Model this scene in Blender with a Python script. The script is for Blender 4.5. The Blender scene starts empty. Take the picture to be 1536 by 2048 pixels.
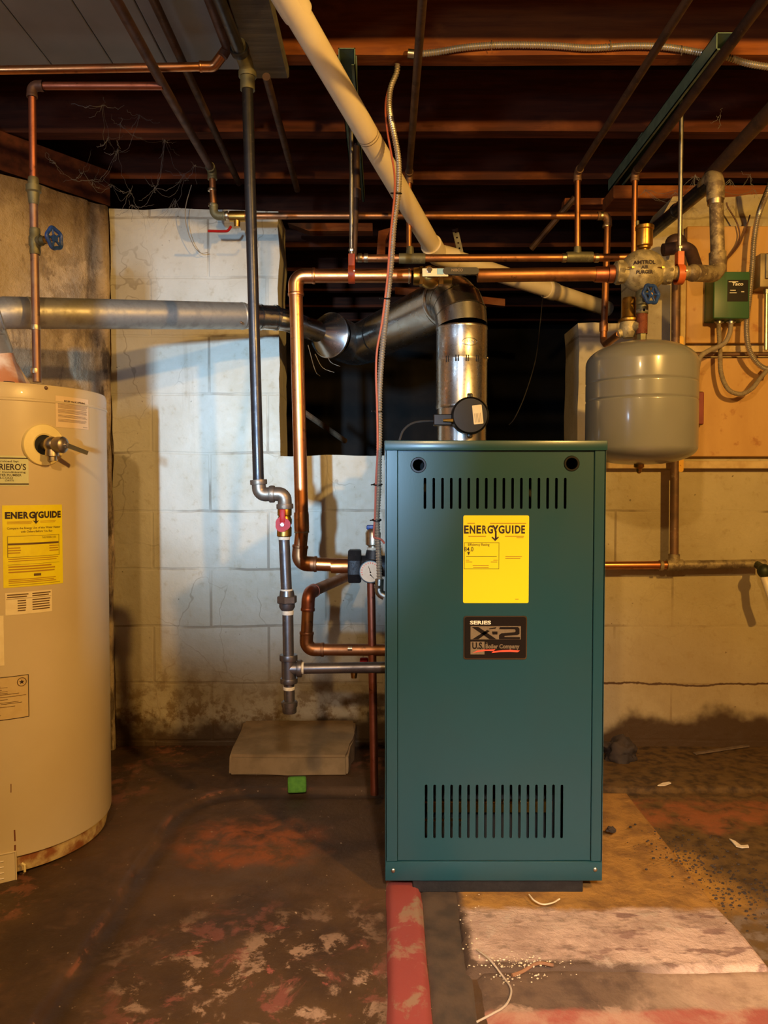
import bpy, bmesh, math, random
from mathutils import Vector as V, Matrix, noise as mn
random.seed(7)
C = bpy.context.scene.collection
PI = math.pi
# ---------------------------------------------------------------- camera model
F, CZ, TH = 1540.0, 0.93, math.atan(54/1540)
def P(px, py, Y):
    """world point at depth Y seen at a photo pixel"""
    u, v = (px-768)/F, (1024-py)/F
    d = V((u, v*math.sin(TH)+math.cos(TH), v*math.cos(TH)-math.sin(TH)))
    return V((0, 0, CZ)) + d*(Y/d.y)
def S(Y): return Y/F
# ---------------------------------------------------------------- colour / nodes
def lin(c): return c/12.92 if c <= .04045 else ((c+.055)/1.055)**2.4
def rgb(r, g, b): return (lin(r/255), lin(g/255), lin(b/255), 1)
class NT:
    def __init__(s, name):
        s.mt = bpy.data.materials.new(name); s.mt.use_nodes = True
        s.t = s.mt.node_tree; s.n = s.t.nodes; s.L = s.t.links
        s.b = s.n['Principled BSDF']
        s.tc = s.n.new('ShaderNodeTexCoord')
    def put(s, sock, v):
        if hasattr(v, 'is_output'): s.L.new(v, sock)
        elif v is not None:
            try: sock.default_value = v
            except Exception: sock.default_value = v[:3]
    def set(s, **k):
        nm = dict(color='Base Color', rough='Roughness', metal='Metallic', spec='Specular IOR Level', coat='Coat Weight', normal='Normal', emit='Emission Color', estr='Emission Strength', trans='Transmission Weight', crough='Coat Roughness', aniso='Anisotropic')
        for a, v in k.items(): s.put(s.b.inputs[nm[a]], v)
    def vec(s, scale=(1,1,1), loc=(0,0,0), src='Object'):
        mp = s.n.new('ShaderNodeMapping'); s.L.new(s.tc.outputs[src], mp.inputs['Vector'])
        mp.inputs['Scale'].default_value = scale; mp.inputs['Location'].default_value = loc
        return mp.outputs[0]
    def noise(s, scale, detail=4, vec=None, rough=.55, dist=0, out='Fac'):
        q = s.n.new('ShaderNodeTexNoise'); s.put(q.inputs['Vector'], vec if vec is not None else s.tc.outputs['Object'])
        q.inputs['Scale'].default_value = scale; q.inputs['Detail'].default_value = detail
        q.inputs['Roughness'].default_value = rough; q.inputs['Distortion'].default_value = dist
        return q.outputs[out]
    def vor(s, scale, vec=None, feat='F1', out='Distance', rnd=1):
        q = s.n.new('ShaderNodeTexVoronoi'); q.feature = feat; s.put(q.inputs['Vector'], vec if vec is not None else s.tc.outputs['Object'])
        q.inputs['Scale'].default_value = scale; q.inputs['Randomness'].default_value = rnd
        return q.outputs[out]
    def ss(s, v, a, b, lo=0., hi=1.):
        q = s.n.new('ShaderNodeMapRange'); q.interpolation_type = 'SMOOTHSTEP'
        s.put(q.inputs[0], v); 
        for i, x in enumerate((a, b, lo, hi)): s.put(q.inputs[i+1], x)
        return q.outputs[0]
    def mix(s, f, a, b, mode='MIX'):
        q = s.n.new('ShaderNodeMix'); q.data_type = 'RGBA'; q.blend_type = mode
        s.put(q.inputs[0], f); s.put(q.inputs[6], a); s.put(q.inputs[7], b)
        return q.outputs[2]
    def m(s, op, a, b=None, c=None):
        q = s.n.new('ShaderNodeMath'); q.operation = op
        s.put(q.inputs[0], a); 
        if b is not None: s.put(q.inputs[1], b)
        if c is not None: s.put(q.inputs[2], c)
        return q.outputs[0]
    def sep(s, v):
        q = s.n.new('ShaderNodeSeparateXYZ'); s.put(q.inputs[0], v); return q.outputs
    def comb(s, x, y, z):
        q = s.n.new('ShaderNodeCombineXYZ')
        for i, a in enumerate((x, y, z)): s.put(q.inputs[i], a)
        return q.outputs[0]
    def vm(s, op, a, b):
        q = s.n.new('ShaderNodeVectorMath'); q.operation = op; s.put(q.inputs[0], a); s.put(q.inputs[1], b); return q.outputs[0]
    def bump(s, h, strength=.3, dist=.01, prev=None):
        q = s.n.new('ShaderNodeBump'); s.put(q.inputs['Height'], h)
        q.inputs['Strength'].default_value = strength; q.inputs['Distance'].default_value = dist
        if prev is not None: s.L.new(prev, q.inputs['Normal'])
        return q.outputs[0]
def pm(name, c1, c2=None, scale=20, rough=.5, metal=0., bump=0., bscale=60, lo=.35, hi=.7, rvar=0., **k):
    t = NT(name)
    if c2 is not None:
        nz = t.noise(scale, 5)
        t.set(color=t.mix(t.ss(nz, lo, hi), c1, c2))
        if rvar: t.set(rough=t.ss(nz, lo, hi, rough, rough+rvar))
        else: t.set(rough=rough)
    else: t.set(color=c1, rough=rough)
    t.set(metal=metal, **k)
    if bump: t.set(normal=t.bump(t.noise(bscale, 4), bump, .004))
    return t.mt
# ---------------------------------------------------------------- mesh builder
def ortho(d):
    d = d.normalized(); a = V((0,0,1)) if abs(d.z) < .9 else V((1,0,0))
    u = d.cross(a).normalized(); return u, d.cross(u).normalized()
class M:
    def __init__(s): s.v, s.f, s.mi, s.k = [], [], [], 0
    def mat(s, k): s.k = k; return s
    def add(s, vs, fs):
        b = len(s.v); s.v += [V(x) for x in vs]
        for f in fs: s.f.append([b+i for i in f]); s.mi.append(s.k)
        return s
    def box(s, lo, hi, mx=None):
        vs = [V((x,y,z)) for x in (lo[0],hi[0]) for y in (lo[1],hi[1]) for z in (lo[2],hi[2])]
        if mx is not None: vs = [mx @ v for v in vs]
        return s.add(vs, [(0,1,3,2),(4,6,7,5),(0,4,5,1),(2,3,7,6),(0,2,6,4),(1,5,7,3)])
    def rbox(s, lo, hi, r=.004, seg=2, mx=None):
        bm = bmesh.new(); bmesh.ops.create_cube(bm, size=1)
        for v in bm.verts: v.co = V([(lo[i]+hi[i])/2 + v.co[i]*(hi[i]-lo[i]) for i in range(3)])
        bmesh.ops.bevel(bm, geom=bm.edges[:], offset=r, segments=seg, affect='EDGES', profile=.5)
        bm.verts.index_update()
        vs = [(mx @ v.co) if mx is not None else v.co.copy() for v in bm.verts]; fs = [[v.index for v in f.verts] for f in bm.faces]; bm.free()
        return s.add(vs, fs)
    def tube(s, pts, r, n=16, caps=True, closed=False):
        pts = [V(p) for p in pts]; m = len(pts); rs = r if isinstance(r, (list, tuple)) else [r]*m
        tg = []
        for i in range(m):
            if closed: d = pts[(i+1) % m]-pts[i-1]
            else: d = pts[min(i+1, m-1)]-pts[max(i-1, 0)]
            tg.append(d.normalized() if d.length > 1e-9 else (tg[-1] if tg else V((0,0,1))))
        u, _ = ortho(tg[0]); vs = []
        for i in range(m):
            u = (u - tg[i]*u.dot(tg[i])).normalized(); w = tg[i].cross(u)
            for j in range(n):
                a = 2*PI*j/n; vs.append(pts[i]+(u*math.cos(a)+w*math.sin(a))*rs[i])
        fs = []
        for i in range(m if closed else m-1):
            for j in range(n):
                a, b = i*n+j, i*n+(j+1) % n; c = ((i+1) % m)*n
                fs.append((a, b, c+(j+1) % n, c+j))
        if caps and not closed: fs += [tuple(range(n-1, -1, -1)), tuple(range((m-1)*n, m*n))]
        return s.add(vs, fs)
    def cyl(s, a, b, r0, r1=None, n=20, caps=True): return s.tube([a, b], [r0, r0 if r1 is None else r1], n, caps)
    def lathe(s, prof, o, ax=(0,0,1), n=32, sc=(1,1), caps=True, rot=0):
        o, ax = V(o), V(ax).normalized()
        if abs(ax.z) > .999: u, w = V((1,0,0)), V((0,1,0))
        else: u, w = ortho(ax)
        vs = [o + ax*h + u*(r*sc[0]*math.cos(rot+2*PI*j/n)) + w*(r*sc[1]*math.sin(rot+2*PI*j/n)) for r, h in prof for j in range(n)]
        fs = [(i*n+j, i*n+(j+1) % n, (i+1)*n+(j+1) % n, (i+1)*n+j) for i in range(len(prof)-1) for j in range(n)]
        if caps: fs += [tuple(range(n-1, -1, -1)), tuple(range((len(prof)-1)*n, len(prof)*n))]
        return s.add(vs, fs)
    def ball(s, c, r, n=20, k=12):
        r = (r, r, r) if not isinstance(r, (tuple, list)) else r; c = V(c); vs = []
        for i in range(k+1):
            a = PI*i/k
            for j in range(n): vs.append(c+V((r[0]*math.sin(a)*math.cos(2*PI*j/n), r[1]*math.sin(a)*math.sin(2*PI*j/n), -r[2]*math.cos(a))))
        return s.add(vs, [(i*n+j, i*n+(j+1) % n, (i+1)*n+(j+1) % n, (i+1)*n+j) for i in range(k) for j in range(n)])
    def poly(s, pts, d):
        """extrude a planar polygon by vector d"""
        pts = [V(p) for p in pts]; n = len(pts); d = V(d)
        return s.add(pts+[p+d for p in pts], [tuple(range(n)), tuple(range(2*n-1, n-1, -1))]+[(i, i+n, (i+1) % n+n, (i+1) % n) for i in range(n)])
    def text(s, body, size, fn, bold=0., align='CENTER', sx=1.0):
        vs, fs = txt(body, size, bold, align)
        return s.add([fn(x*sx, y) for x, y in vs], fs)
    def fit(s, body, x0, x1, yc, h, fn, bold=0.):
        vs, fs = txt(body, 1., bold); xs = [v[0] for v in vs]; ys = [v[1] for v in vs]; a, b = min(xs), max(xs); c, d = min(ys), max(ys)
        return s.add([fn(x0+(x-a)/(b-a)*(x1-x0), yc+((y-c)/(d-c)-.5)*h) for x, y in vs], fs)
    def strip(s, fn, u0, v0, u1, v1, nu=1):
        vs = [fn(u0+(u1-u0)*i/nu, v) for v in (v0, v1) for i in range(nu+1)]
        return s.add(vs, [(i, i+1, nu+2+i, nu+1+i) for i in range(nu)])
def txt(body, size, bold=0., align='CENTER'):
    cu = bpy.data.curves.new('t', 'FONT'); cu.body = body; cu.size = size; cu.align_x = align; cu.align_y = 'CENTER'; cu.offset = bold; cu.resolution_u = 3
    o = bpy.data.objects.new('t', cu); C.objects.link(o); dg = bpy.context.evaluated_depsgraph_get(); dg.update()
    me = bpy.data.meshes.new_from_object(o.evaluated_get(dg))
    r = [(v.co.x, v.co.y) for v in me.vertices], [tuple(p.vertices) for p in me.polygons]
    bpy.data.objects.remove(o); bpy.data.curves.remove(cu); bpy.data.meshes.remove(me); return r
def plate(m, outer, holes, th, fn):
    """flat sheet with holes (2-D polygons), thickness th, mapped by fn(u, v, w)"""
    cu = bpy.data.curves.new('p', 'CURVE'); cu.dimensions = '2D'; cu.fill_mode = 'BOTH'; cu.extrude = th/2
    for lp in [outer]+holes:
        sp = cu.splines.new('POLY'); sp.points.add(len(lp)-1); sp.use_cyclic_u = True
        for q, (x, y) in zip(sp.points, lp): q.co = (x, y, 0, 1)
    o = bpy.data.objects.new('p', cu); C.objects.link(o); dg = bpy.context.evaluated_depsgraph_get(); dg.update()
    me = bpy.data.meshes.new_from_object(o.evaluated_get(dg))
    m.add([fn(v.co.x, v.co.y, v.co.z) for v in me.vertices], [tuple(p.vertices) for p in me.polygons])
    bpy.data.objects.remove(o); bpy.data.curves.remove(cu); bpy.data.meshes.remove(me)
def rrect(x0, y0, x1, y1, r, n=5):
    r = min(r, abs(x1-x0)/2-1e-6, abs(y1-y0)/2-1e-6); out = []
    for cx, cy, a0 in ((x1-r, y1-r, 0), (x0+r, y1-r, 90), (x0+r, y0+r, 180), (x1-r, y0+r, 270)):
        for i in range(n+1):
            a = math.radians(a0+90*i/n); out.append((cx+r*math.cos(a), cy+r*math.sin(a)))
    return out
def circ(cx, cy, r, n=24): return [(cx+r*math.cos(2*PI*i/n), cy+r*math.sin(2*PI*i/n)) for i in range(n)]
def fillet(pts, R, n=8):
    pts = [V(p) for p in pts]; out = [pts[0]]
    for a, b, c in zip(pts, pts[1:], pts[2:]):
        d0, d1 = (a-b), (c-b); l0, l1 = d0.length, d1.length; d0.normalize(); d1.normalize()
        ang = d0.angle(d1)
        if ang > PI-.02: out.append(b); continue
        t = min(R/math.tan(ang/2), l0*.49, l1*.49); r = t*math.tan(ang/2)
        cen = b+(d0+d1).normalized()*(r/math.sin(ang/2)); p0, p1 = b+d0*t, b+d1*t
        e0, e1 = p0-cen, p1-cen; tot = e0.angle(e1); ax = e0.cross(e1).normalized()
        for i in range(n+1): out.append(cen+Matrix.Rotation(tot*i/n, 3, ax) @ e0)
    out.append(pts[-1]); return out
def smooth(pts, n=10):
    """Catmull-Rom through points"""
    pts = [V(p) for p in pts]; q = [pts[0]*2-pts[1]]+pts+[pts[-1]*2-pts[-2]]; out = []
    for i in range(1, len(q)-2):
        a, b, c, d = q[i-1:i+3]
        for k in range(n):
            t = k/n; out.append(.5*((2*b)+(c-a)*t+(2*a-5*b+4*c-d)*t*t+(3*b-a-3*c+d)*t**3))
    out.append(pts[-1]); return out
def resample(pts, step):
    out = [pts[0]]; acc = 0.
    for a, b in zip(pts, pts[1:]):
        L = (b-a).length; t = step-acc
        while t <= L: out.append(a+(b-a)*(t/L)); t += step
        acc = (acc+L) % step
    return out
def flex(m, pts, r, pitch=.006, amp=.13, n=12):
    q = resample(smooth(pts, 24), pitch/4); m.tube(q, [r*(1+amp*(1, .2, -1, .2)[i % 4]) for i in range(len(q))], n); return m
# ---------------------------------------------------------------- objects
def tag(o, label=None, cat=None, group=None, kind=None):
    for k, v in (('label', label), ('category', cat), ('group', group), ('kind', kind)):
        if v: o[k] = v
    return o
def thing(name, label, cat, loc=(0,0,0), group=None):
    o = bpy.data.objects.new(name, None); o.empty_display_size = .05; C.objects.link(o); o.location = loc
    return tag(o, label, cat, group)
def wl(o):
    v = V(o.location)
    while o.parent is not None: o = o.parent; v = v+V(o.location)
    return v
def ob(name, m, mats, parent=None, label=None, sharp=35, flat=False):
    me = bpy.data.meshes.new(name)
    lo = V([min(v[i] for v in m.v) for i in range(3)]); hi = V([max(v[i] for v in m.v) for i in range(3)])
    base = V(((lo.x+hi.x)/2, (lo.y+hi.y)/2, lo.z))
    me.from_pydata([tuple(v-base) for v in m.v], [], m.f)
    mats = mats if isinstance(mats, list) else [mats]
    for x in mats: me.materials.append(x)
    me.polygons.foreach_set('material_index', m.mi)
    bm = bmesh.new(); bm.from_mesh(me); bmesh.ops.recalc_face_normals(bm, faces=bm.faces[:]); bm.to_mesh(me); bm.free()
    if not flat:
        me.shade_smooth(); me.set_sharp_from_angle(angle=math.radians(sharp))
    o = bpy.data.objects.new(name, me); C.objects.link(o)
    if parent is not None: o.parent = parent; o.location = base-wl(parent)
    else: o.location = base
    if label: o['label'] = label
    return o
def single(name, m, mats, label, cat, group=None, kind=None, **k): return tag(ob(name, m, mats, **k), label, cat, group, kind)
def struct(name, m, mats, **k):
    o = ob(name, m, mats, **k); o['kind'] = 'structure'; return o
def copy_tree(o, parent=None):
    c = o.copy(); C.objects.link(c)
    if parent is not None: c.parent = parent
    for ch in [x for x in C.objects if x.parent == o]: copy_tree(ch, c)
    return c
# ================================================================ materials
def world_pos(t):
    g = t.n.new('ShaderNodeNewGeometry'); return g.outputs['Position']
def pipe_metal(name, a, b, c, rough, metal=1., scale=14, streak=(9,9,9), lo=.42, hi=.68, bump=.05, rv=.16):
    t = NT(name); v = t.vec(streak)
    n1 = t.noise(scale/9, 6, v); n2 = t.noise(scale/2.4, 5, v, .65)
    col = t.mix(t.ss(n1, lo, hi), a, b); col = t.mix(t.ss(n2, .58, .72), col, c)
    t.set(color=col, metal=metal, rough=t.ss(n1, .3,   .75, rough, rough+rv))
    if bump: t.set(normal=t.bump(n2, bump, .003))
    return t.mt
COPPER = pipe_metal('copper', rgb(214,146,92), rgb(190,120,76), rgb(152,98,66), .29)
COPPER_DULL = pipe_metal('copper_dull', rgb(184,128,84), rgb(150,102,70), rgb(106,78,58), .42)
COPPER_RED = pipe_metal('copper_reddish', rgb(180,112,88), rgb(154,94,74), rgb(122,76,62), .4)
COPPER_OLD = pipe_metal('copper_old', rgb(134,100,72), rgb(108,84,64), rgb(156,134,104), .5, .6, lo=.35)
DUSTY = pipe_metal('dusty_pipe', rgb(160,142,104), rgb(110,92,68), rgb(196,178,132), .5, .35, scale=40, lo=.4, hi=.6, bump=.2)
GREENISH = pipe_metal('tarnished_fitting', rgb(122,116,84), rgb(96,88,62), rgb(150,140,100), .5, .6)
SOLDER = pipe_metal('solder', rgb(205,190,160), rgb(180,160,130), rgb(150,130,110), .3)
GALV = pipe_metal('galvanised_sheet', rgb(172,166,152), rgb(150,144,132), rgb(158,150,134), .4, .7, scale=40, bump=0)
SHINY = pipe_metal('bright_sheet_steel', rgb(196,194,188), rgb(184,182,176), rgb(182,180,174), .25, 1., scale=16, bump=0, rv=.05)
DAMPER = pipe_metal('damper_sheet', rgb(196,192,184), rgb(178,174,166), rgb(186,182,170), .26, 1., scale=120, bump=0, rv=.09)
ZINC = pipe_metal('zinc', rgb(190,186,172), rgb(170,166,156), rgb(200,196,184), .3, 1., scale=30)
BLACK_IRON = pipe_metal('black_iron_pipe', rgb(70,68,68), rgb(54,52,54), rgb(96,88,80), .3, .8, scale=20)
GREY_IRON = pipe_metal('grey_iron_pipe', rgb(112,106,104), rgb(92,86,86), rgb(136,124,112), .34, .85, scale=26)
MALLEABLE = pipe_metal('malleable_fitting', rgb(128,114,98), rgb(112,98,84), rgb(150,134,116), .42, .8, scale=36)
TAPE = pm('thread_tape', rgb(205,196,176), rgb(180,170,150), 60, .6)
BRASS = pipe_metal('brass', rgb(186,142,66), rgb(160,120,58), rgb(120,92,50), .3)
BRASS_NICKEL = pipe_metal('nickel_brass', rgb(180,166,144), rgb(158,144,124), rgb(130,114,96), .34)
CASTING = pipe_metal('raw_casting', rgb(188,172,128), rgb(140,126,92), rgb(98,86,62), .5, .35, scale=30, lo=.4, hi=.6, bump=.5)
CHROME = pm('chrome', rgb(200,198,196), None, rough=.15, metal=1.)
RUST = pipe_metal('rusty_nipple', rgb(126,66,40), rgb(96,46,30), rgb(176,120,70), .7, .3, scale=60, bump=.4)
TEAL = pm('teal_paint', rgb(28,72,82), rgb(30,69,77), 3, .3, rvar=.08, coat=.25, crough=.18, bump=.02, bscale=300)
DARK_IN = pm('dark_interior', rgb(22,22,22), rgb(34,30,28), 30, .8)
BLACKPL = pm('black_plastic', rgb(13,12,11), rgb(19,17,16), 50, .3)
BLACKMAT = pm('black_cast', rgb(26,26,28), rgb(38,37,38), 90, .5, bump=.2, bscale=200)
YELLOW = pm('yellow_sticker', rgb(238,226,0), None, rough=.45)
YELLOW_OLD = pm('aged_yellow_sticker', rgb(238,220,8), rgb(230,208,4), 30, .45)
INK = pm('dark_ink', rgb(40,16,14), None, rough=.6)
INK_FAINT = pm('faint_ink', rgb(176,128,8), None, rough=.6)
INK_BROWN = pm('brown_ink', rgb(96,66,26), None, rough=.6)
INK_GREY = pm('grey_ink', rgb(150,128,104), None, rough=.6)
PLATEBLK = pm('name_plate_black', rgb(24,17,12), None, rough=.3)
PLATEGOLD = pm('name_plate_bronze', rgb(150,134,108), rgb(140,124,98), 200, .4, metal=.5)
WHITEINK = pm('white_ink', rgb(238,232,214), None, rough=.5)
REDINK = pm('red_ink', rgb(244,92,66), None, rough=.5)
CREAM_LABEL = pm('cream_label', rgb(236,216,170), rgb(228,206,158), 40, .5)
PINK_LABEL = pm('pinkish_label', rgb(232,204,164), rgb(226,198,156), 40, .5)
GREEN_LABEL = pm('pale_green_label', rgb(206,204,158), rgb(198,198,150), 40, .45)
HEATER = pm('heater_enamel', rgb(208,187,146), rgb(202,180,139), 4, .33, coat=.15, bump=.03, bscale=25)
HEATER_RUST = pm('rust_scale', rgb(196,168,110), rgb(136,78,34), 16, .75, bump=.5, bscale=60, lo=.42, hi=.6)
CREAM_DISC = pm('cream_plastic', rgb(240,218,150), rgb(234,210,140), 30, .45)
TANK = pm('grey_tank_paint', rgb(132,131,124), rgb(127,126,119), 6, .28, coat=.4, crough=.07)
BLUEW = pm('blue_enamel', rgb(40,72,136), rgb(30,54,106), 60, .4, bump=.3, bscale=120)
REDV = pm('red_handle', rgb(158,18,8), rgb(144,15,6), 40, .5, spec=.25)
ORANGE = pm('orange_plastic', rgb(206,98,40), rgb(194,90,34), 40, .45)
ORANGE_DIM = pm('orange_coated_steel', rgb(166,62,20), rgb(152,56,18), 40, .5, spec=.25)
GREENBOX = pm('green_box_paint', rgb(58,100,64), rgb(54,94,58), 10, .4)
PVC = pm('white_pvc', rgb(236,220,186), rgb(226,206,168), 9, .42, bump=.05, bscale=40)
WIRE_RED = pm('red_brown_wire', rgb(178,92,70), None, rough=.5)
WIRE_BROWN = pm('brown_wire', rgb(96,60,36), None, rough=.5)
CABLE_GREY = pm('grey_cable', rgb(158,142,116), rgb(140,124,100), 60, .55)
CABLE_BLK = pm('black_cable', rgb(44,42,40), None, rough=.5)
MCMAT = pm('flex_conduit_steel', rgb(206,196,176), rgb(190,180,160), 60, .34, metal=.75)
STRUT = pm('green_strut', rgb(112,134,114), rgb(92,112,98), 30, .5, metal=.3)
PLYWOOD = NT('tan_board')
_n = PLYWOOD.noise(5, 6, PLYWOOD.vec((1,1,.35)), .6); _n2 = PLYWOOD.noise(26, 4)
PLYWOOD.set(color=PLYWOOD.mix(PLYWOOD.ss(_n2, .6, .75), PLYWOOD.mix(PLYWOOD.ss(_n, .35, .7), rgb(206,160,92), rgb(188,140,76)), rgb(176,120,60)), rough=.6, normal=PLYWOOD.bump(_n, .1, .004))
PLYWOOD = PLYWOOD.mt
BATTEN = pm('cream_batten', rgb(214,186,130), rgb(190,156,102), 24, .6, bump=.2)
SWITCHRED = pm('red_switch_plate', rgb(140,52,44), rgb(130,46,40), 30, .5)
GREYBOX = pm('grey_electric_box', rgb(150,132,92), rgb(130,112,78), 20, .5, metal=.4)
CONCBLK = pm('old_concrete_block', rgb(156,126,84), rgb(130,104,66), 14, .85, bump=.4, bscale=50)
GREENSP = pm('green_sponge', rgb(96,150,40), rgb(80,134,34), 80, .8, bump=.5, bscale=200)
SCRAP = pm('pale_scrap', rgb(226,206,170), rgb(206,184,148), 30, .7)
TWIG = pm('brown_twig', rgb(140,96,62), rgb(116,78,50), 40, .7)
LATH = pm('dusty_lath', rgb(110,88,62), rgb(88,68,46), 60, .8)
ROCK = pm('dark_rubble', rgb(62,48,36), rgb(40,30,24), 12, .85, bump=.7, bscale=30)
WEB = pm('cobweb', rgb(122,116,108), None, rough=.9)
GLASSW = NT('daylight_pane'); GLASSW.set(color=(0,0,0,1), emit=rgb(190,214,255), estr=9.0); GLASSW = GLASSW.mt
# joist timber
def timber(name, a, b, c):
    t = NT(name); v = t.vec((1.2,14,14)); n = t.noise(3, 6, v, .6); n2 = t.noise(4, 4, t.vec((1.5,3,3)))
    t.set(color=t.mix(t.ss(n2, .55, .75), t.mix(t.ss(n, .35, .7), a, b), c), rough=.8, spec=.2, normal=t.bump(n, .3, .006)); return t.mt
JOIST = timber('old_joist', rgb(134,76,34), rgb(104,56,28), rgb(156,94,42))
JOIST_DARK = timber('shaded_joist', rgb(92,48,30), rgb(68,36,24), rgb(106,60,36))  # dimmer copy of the joist timber, weaker lamplight put into its colour
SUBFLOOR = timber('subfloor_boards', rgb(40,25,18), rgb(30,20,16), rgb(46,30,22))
PANEL = pm('grey_hardboard', rgb(130,132,132), rgb(116,118,118), 3, .6, bump=.06, bscale=40)
PLANK = timber('grey_plank', rgb(104,98,84), rgb(86,82,72), rgb(110,96,74))
OLDWOOD = timber('orange_old_wood', rgb(150,84,42), rgb(120,64,34), rgb(160,100,56))
DARKPIPE = pipe_metal('dark_old_pipe', rgb(84,60,42), rgb(66,48,36), rgb(110,84,60), .55, .45, scale=24)
PURPIPE = pipe_metal('dull_dark_copper', rgb(96,70,60), rgb(78,58,52), rgb(108,86,72), .5, .5, scale=24)
# painted block wall
def block_wall():
    t = NT('painted_block_wall'); p = world_pos(t); x, y, z = t.sep(p)
    uv = t.comb(x, t.m('ADD', z, .4-1.035+.2032*5), 0)
    wob = t.noise(5, 3, p); uvw = t.vm('ADD', uv, t.comb(0, t.m('MULTIPLY', t.m('SUBTRACT', wob, .5), .018), 0))
    br = t.n.new('ShaderNodeTexBrick'); t.put(br.inputs['Vector'], uvw)
    br.inputs['Scale'].default_value = 1; br.inputs['Brick Width'].default_value = .4064; br.inputs['Row Height'].default_value = .2032
    br.inputs['Mortar Size'].default_value = .006; br.inputs['Mortar Smooth'].default_value = .6
    mort = br.outputs['Fac']
    big = t.noise(2.2, 5, p, .6); fine = t.noise(38, 5, p, .6); med = t.noise(9, 5, p, .65)
    col = t.mix(t.ss(big, .3, .7), rgb(204,198,180), rgb(180,171,148))
    col = t.mix(t.m('MULTIPLY', t.ss(fine, .56, .75), .35), col, rgb(158,140,106))
    # vertical runs
    drip = t.noise(1, 4, t.comb(t.m('MULTIPLY', x, 16), y, t.m('MULTIPLY', z, 1.1)), .6)
    col = t.mix(t.m('MULTIPLY', t.ss(drip, .6, .75), .3), col, rgb(146,130,100))
    # cracks along some courses
    brk = t.m('MULTIPLY', t.ss(mort, .35, .9), t.ss(t.noise(3, 4, p), .46, .6))
    col = t.mix(t.m('MULTIPLY', brk, .55), col, rgb(96,76,50))
    ve = t.vor(4.5, t.vm('ADD', p, t.vm('MULTIPLY', t.noise(3, 4, p, out='Color'), (.35, .35, .35))), 'DISTANCE_TO_EDGE')
    col = t.mix(t.m('MULTIPLY', t.m('MULTIPLY', t.ss(ve, .012, .003), t.ss(t.noise(2.3, 3, p), .5, .6)), t.ss(x, .1, .6, .4, .1)), col, rgb(112,94,66))
    # chips / black specks
    sp = t.m('MULTIPLY', t.ss(t.noise(60, 3, p), .67, .71), t.ss(med, .5, .62))
    col = t.mix(sp, col, rgb(70,52,34))
    # mould and bare patches low on the wall, rising damp
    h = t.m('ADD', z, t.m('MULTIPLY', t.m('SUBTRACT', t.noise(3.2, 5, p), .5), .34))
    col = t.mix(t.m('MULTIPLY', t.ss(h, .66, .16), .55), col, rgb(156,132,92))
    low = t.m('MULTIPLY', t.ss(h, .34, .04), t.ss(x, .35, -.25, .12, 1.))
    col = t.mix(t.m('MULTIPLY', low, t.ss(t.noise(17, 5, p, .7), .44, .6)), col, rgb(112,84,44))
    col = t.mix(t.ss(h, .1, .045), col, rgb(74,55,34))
    col = t.mix(t.ss(x, .5, .95, 0., .8), col, t.mix(1., col, rgb(240,224,178), 'MULTIPLY'))
    cz = t.m('ABSOLUTE', t.m('SUBTRACT', t.m('ADD', z, t.m('MULTIPLY', t.m('SUBTRACT', t.noise(4, 5, p, .7), .5), .05)), .226))
    col = t.mix(t.m('MULTIPLY', t.ss(cz, .005, .002), t.ss(x, .4, .6)), col, rgb(84,58,30))
    t.set(color=col, rough=t.ss(fine, .3, .7, .5, .75), spec=.35)
    hgt = t.m('ADD', t.m('MULTIPLY', mort, t.ss(x, .4, .8, -.3, -.06)), t.m('ADD', t.m('MULTIPLY', fine, .35), t.m('MULTIPLY', med, .8)))
    t.set(normal=t.bump(hgt, .5, .012)); return t.mt
WALL = block_wall()
def plaster():
    t = NT('rough_plaster'); p = world_pos(t); x, y, z = t.sep(p)
    st = t.comb(t.m('MULTIPLY', x, 4), t.m('MULTIPLY', y, 4), t.m('MULTIPLY', z, 1.3))
    big = t.noise(1.3, 6, st, .65); fine = t.noise(30, 5, p, .65); bl = t.noise(7, 6, p, .7)
    col = t.mix(t.ss(big, .35, .65), rgb(190,168,134), rgb(150,128,98))
    col = t.mix(t.m('MULTIPLY', t.ss(bl, .5, .6), .75), col, rgb(206,182,146))
    col = t.mix(t.m('MULTIPLY', t.ss(t.noise(3, 8, st, .7), .55, .63), .6), col, rgb(122,104,84))
    col = t.mix(t.m('MULTIPLY', t.ss(fine, .6, .72), .6), col, rgb(92,72,52))
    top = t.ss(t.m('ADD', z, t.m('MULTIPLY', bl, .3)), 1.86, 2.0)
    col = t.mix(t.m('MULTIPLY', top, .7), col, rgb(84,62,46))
    cr = t.m('MULTIPLY', t.ss(x, -1.03, -.965), t.ss(t.noise(1, 6, t.comb(t.m('MULTIPLY', x, 22), t.m('MULTIPLY', y, 22), t.m('MULTIPLY', z, 5)), .65), .5, .6)); col = t.mix(t.m('MULTIPLY', cr, .8), col, rgb(70,54,38))
    t.set(color=col, rough=.75, spec=.3, normal=t.bump(t.m('ADD', t.m('MULTIPLY', bl, 1.2), t.m('MULTIPLY', fine, .5)), .8, .02)); return t.mt
PLASTER = plaster()
ROOMWALL = pm('basement_room_wall', rgb(128,102,74), rgb(102,82,60), 3, .85)
CRAWL = pm('dark_crawlspace_dirt', rgb(40,34,28), rgb(28,24,20), 6, .95, bump=.5, bscale=30)
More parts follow.
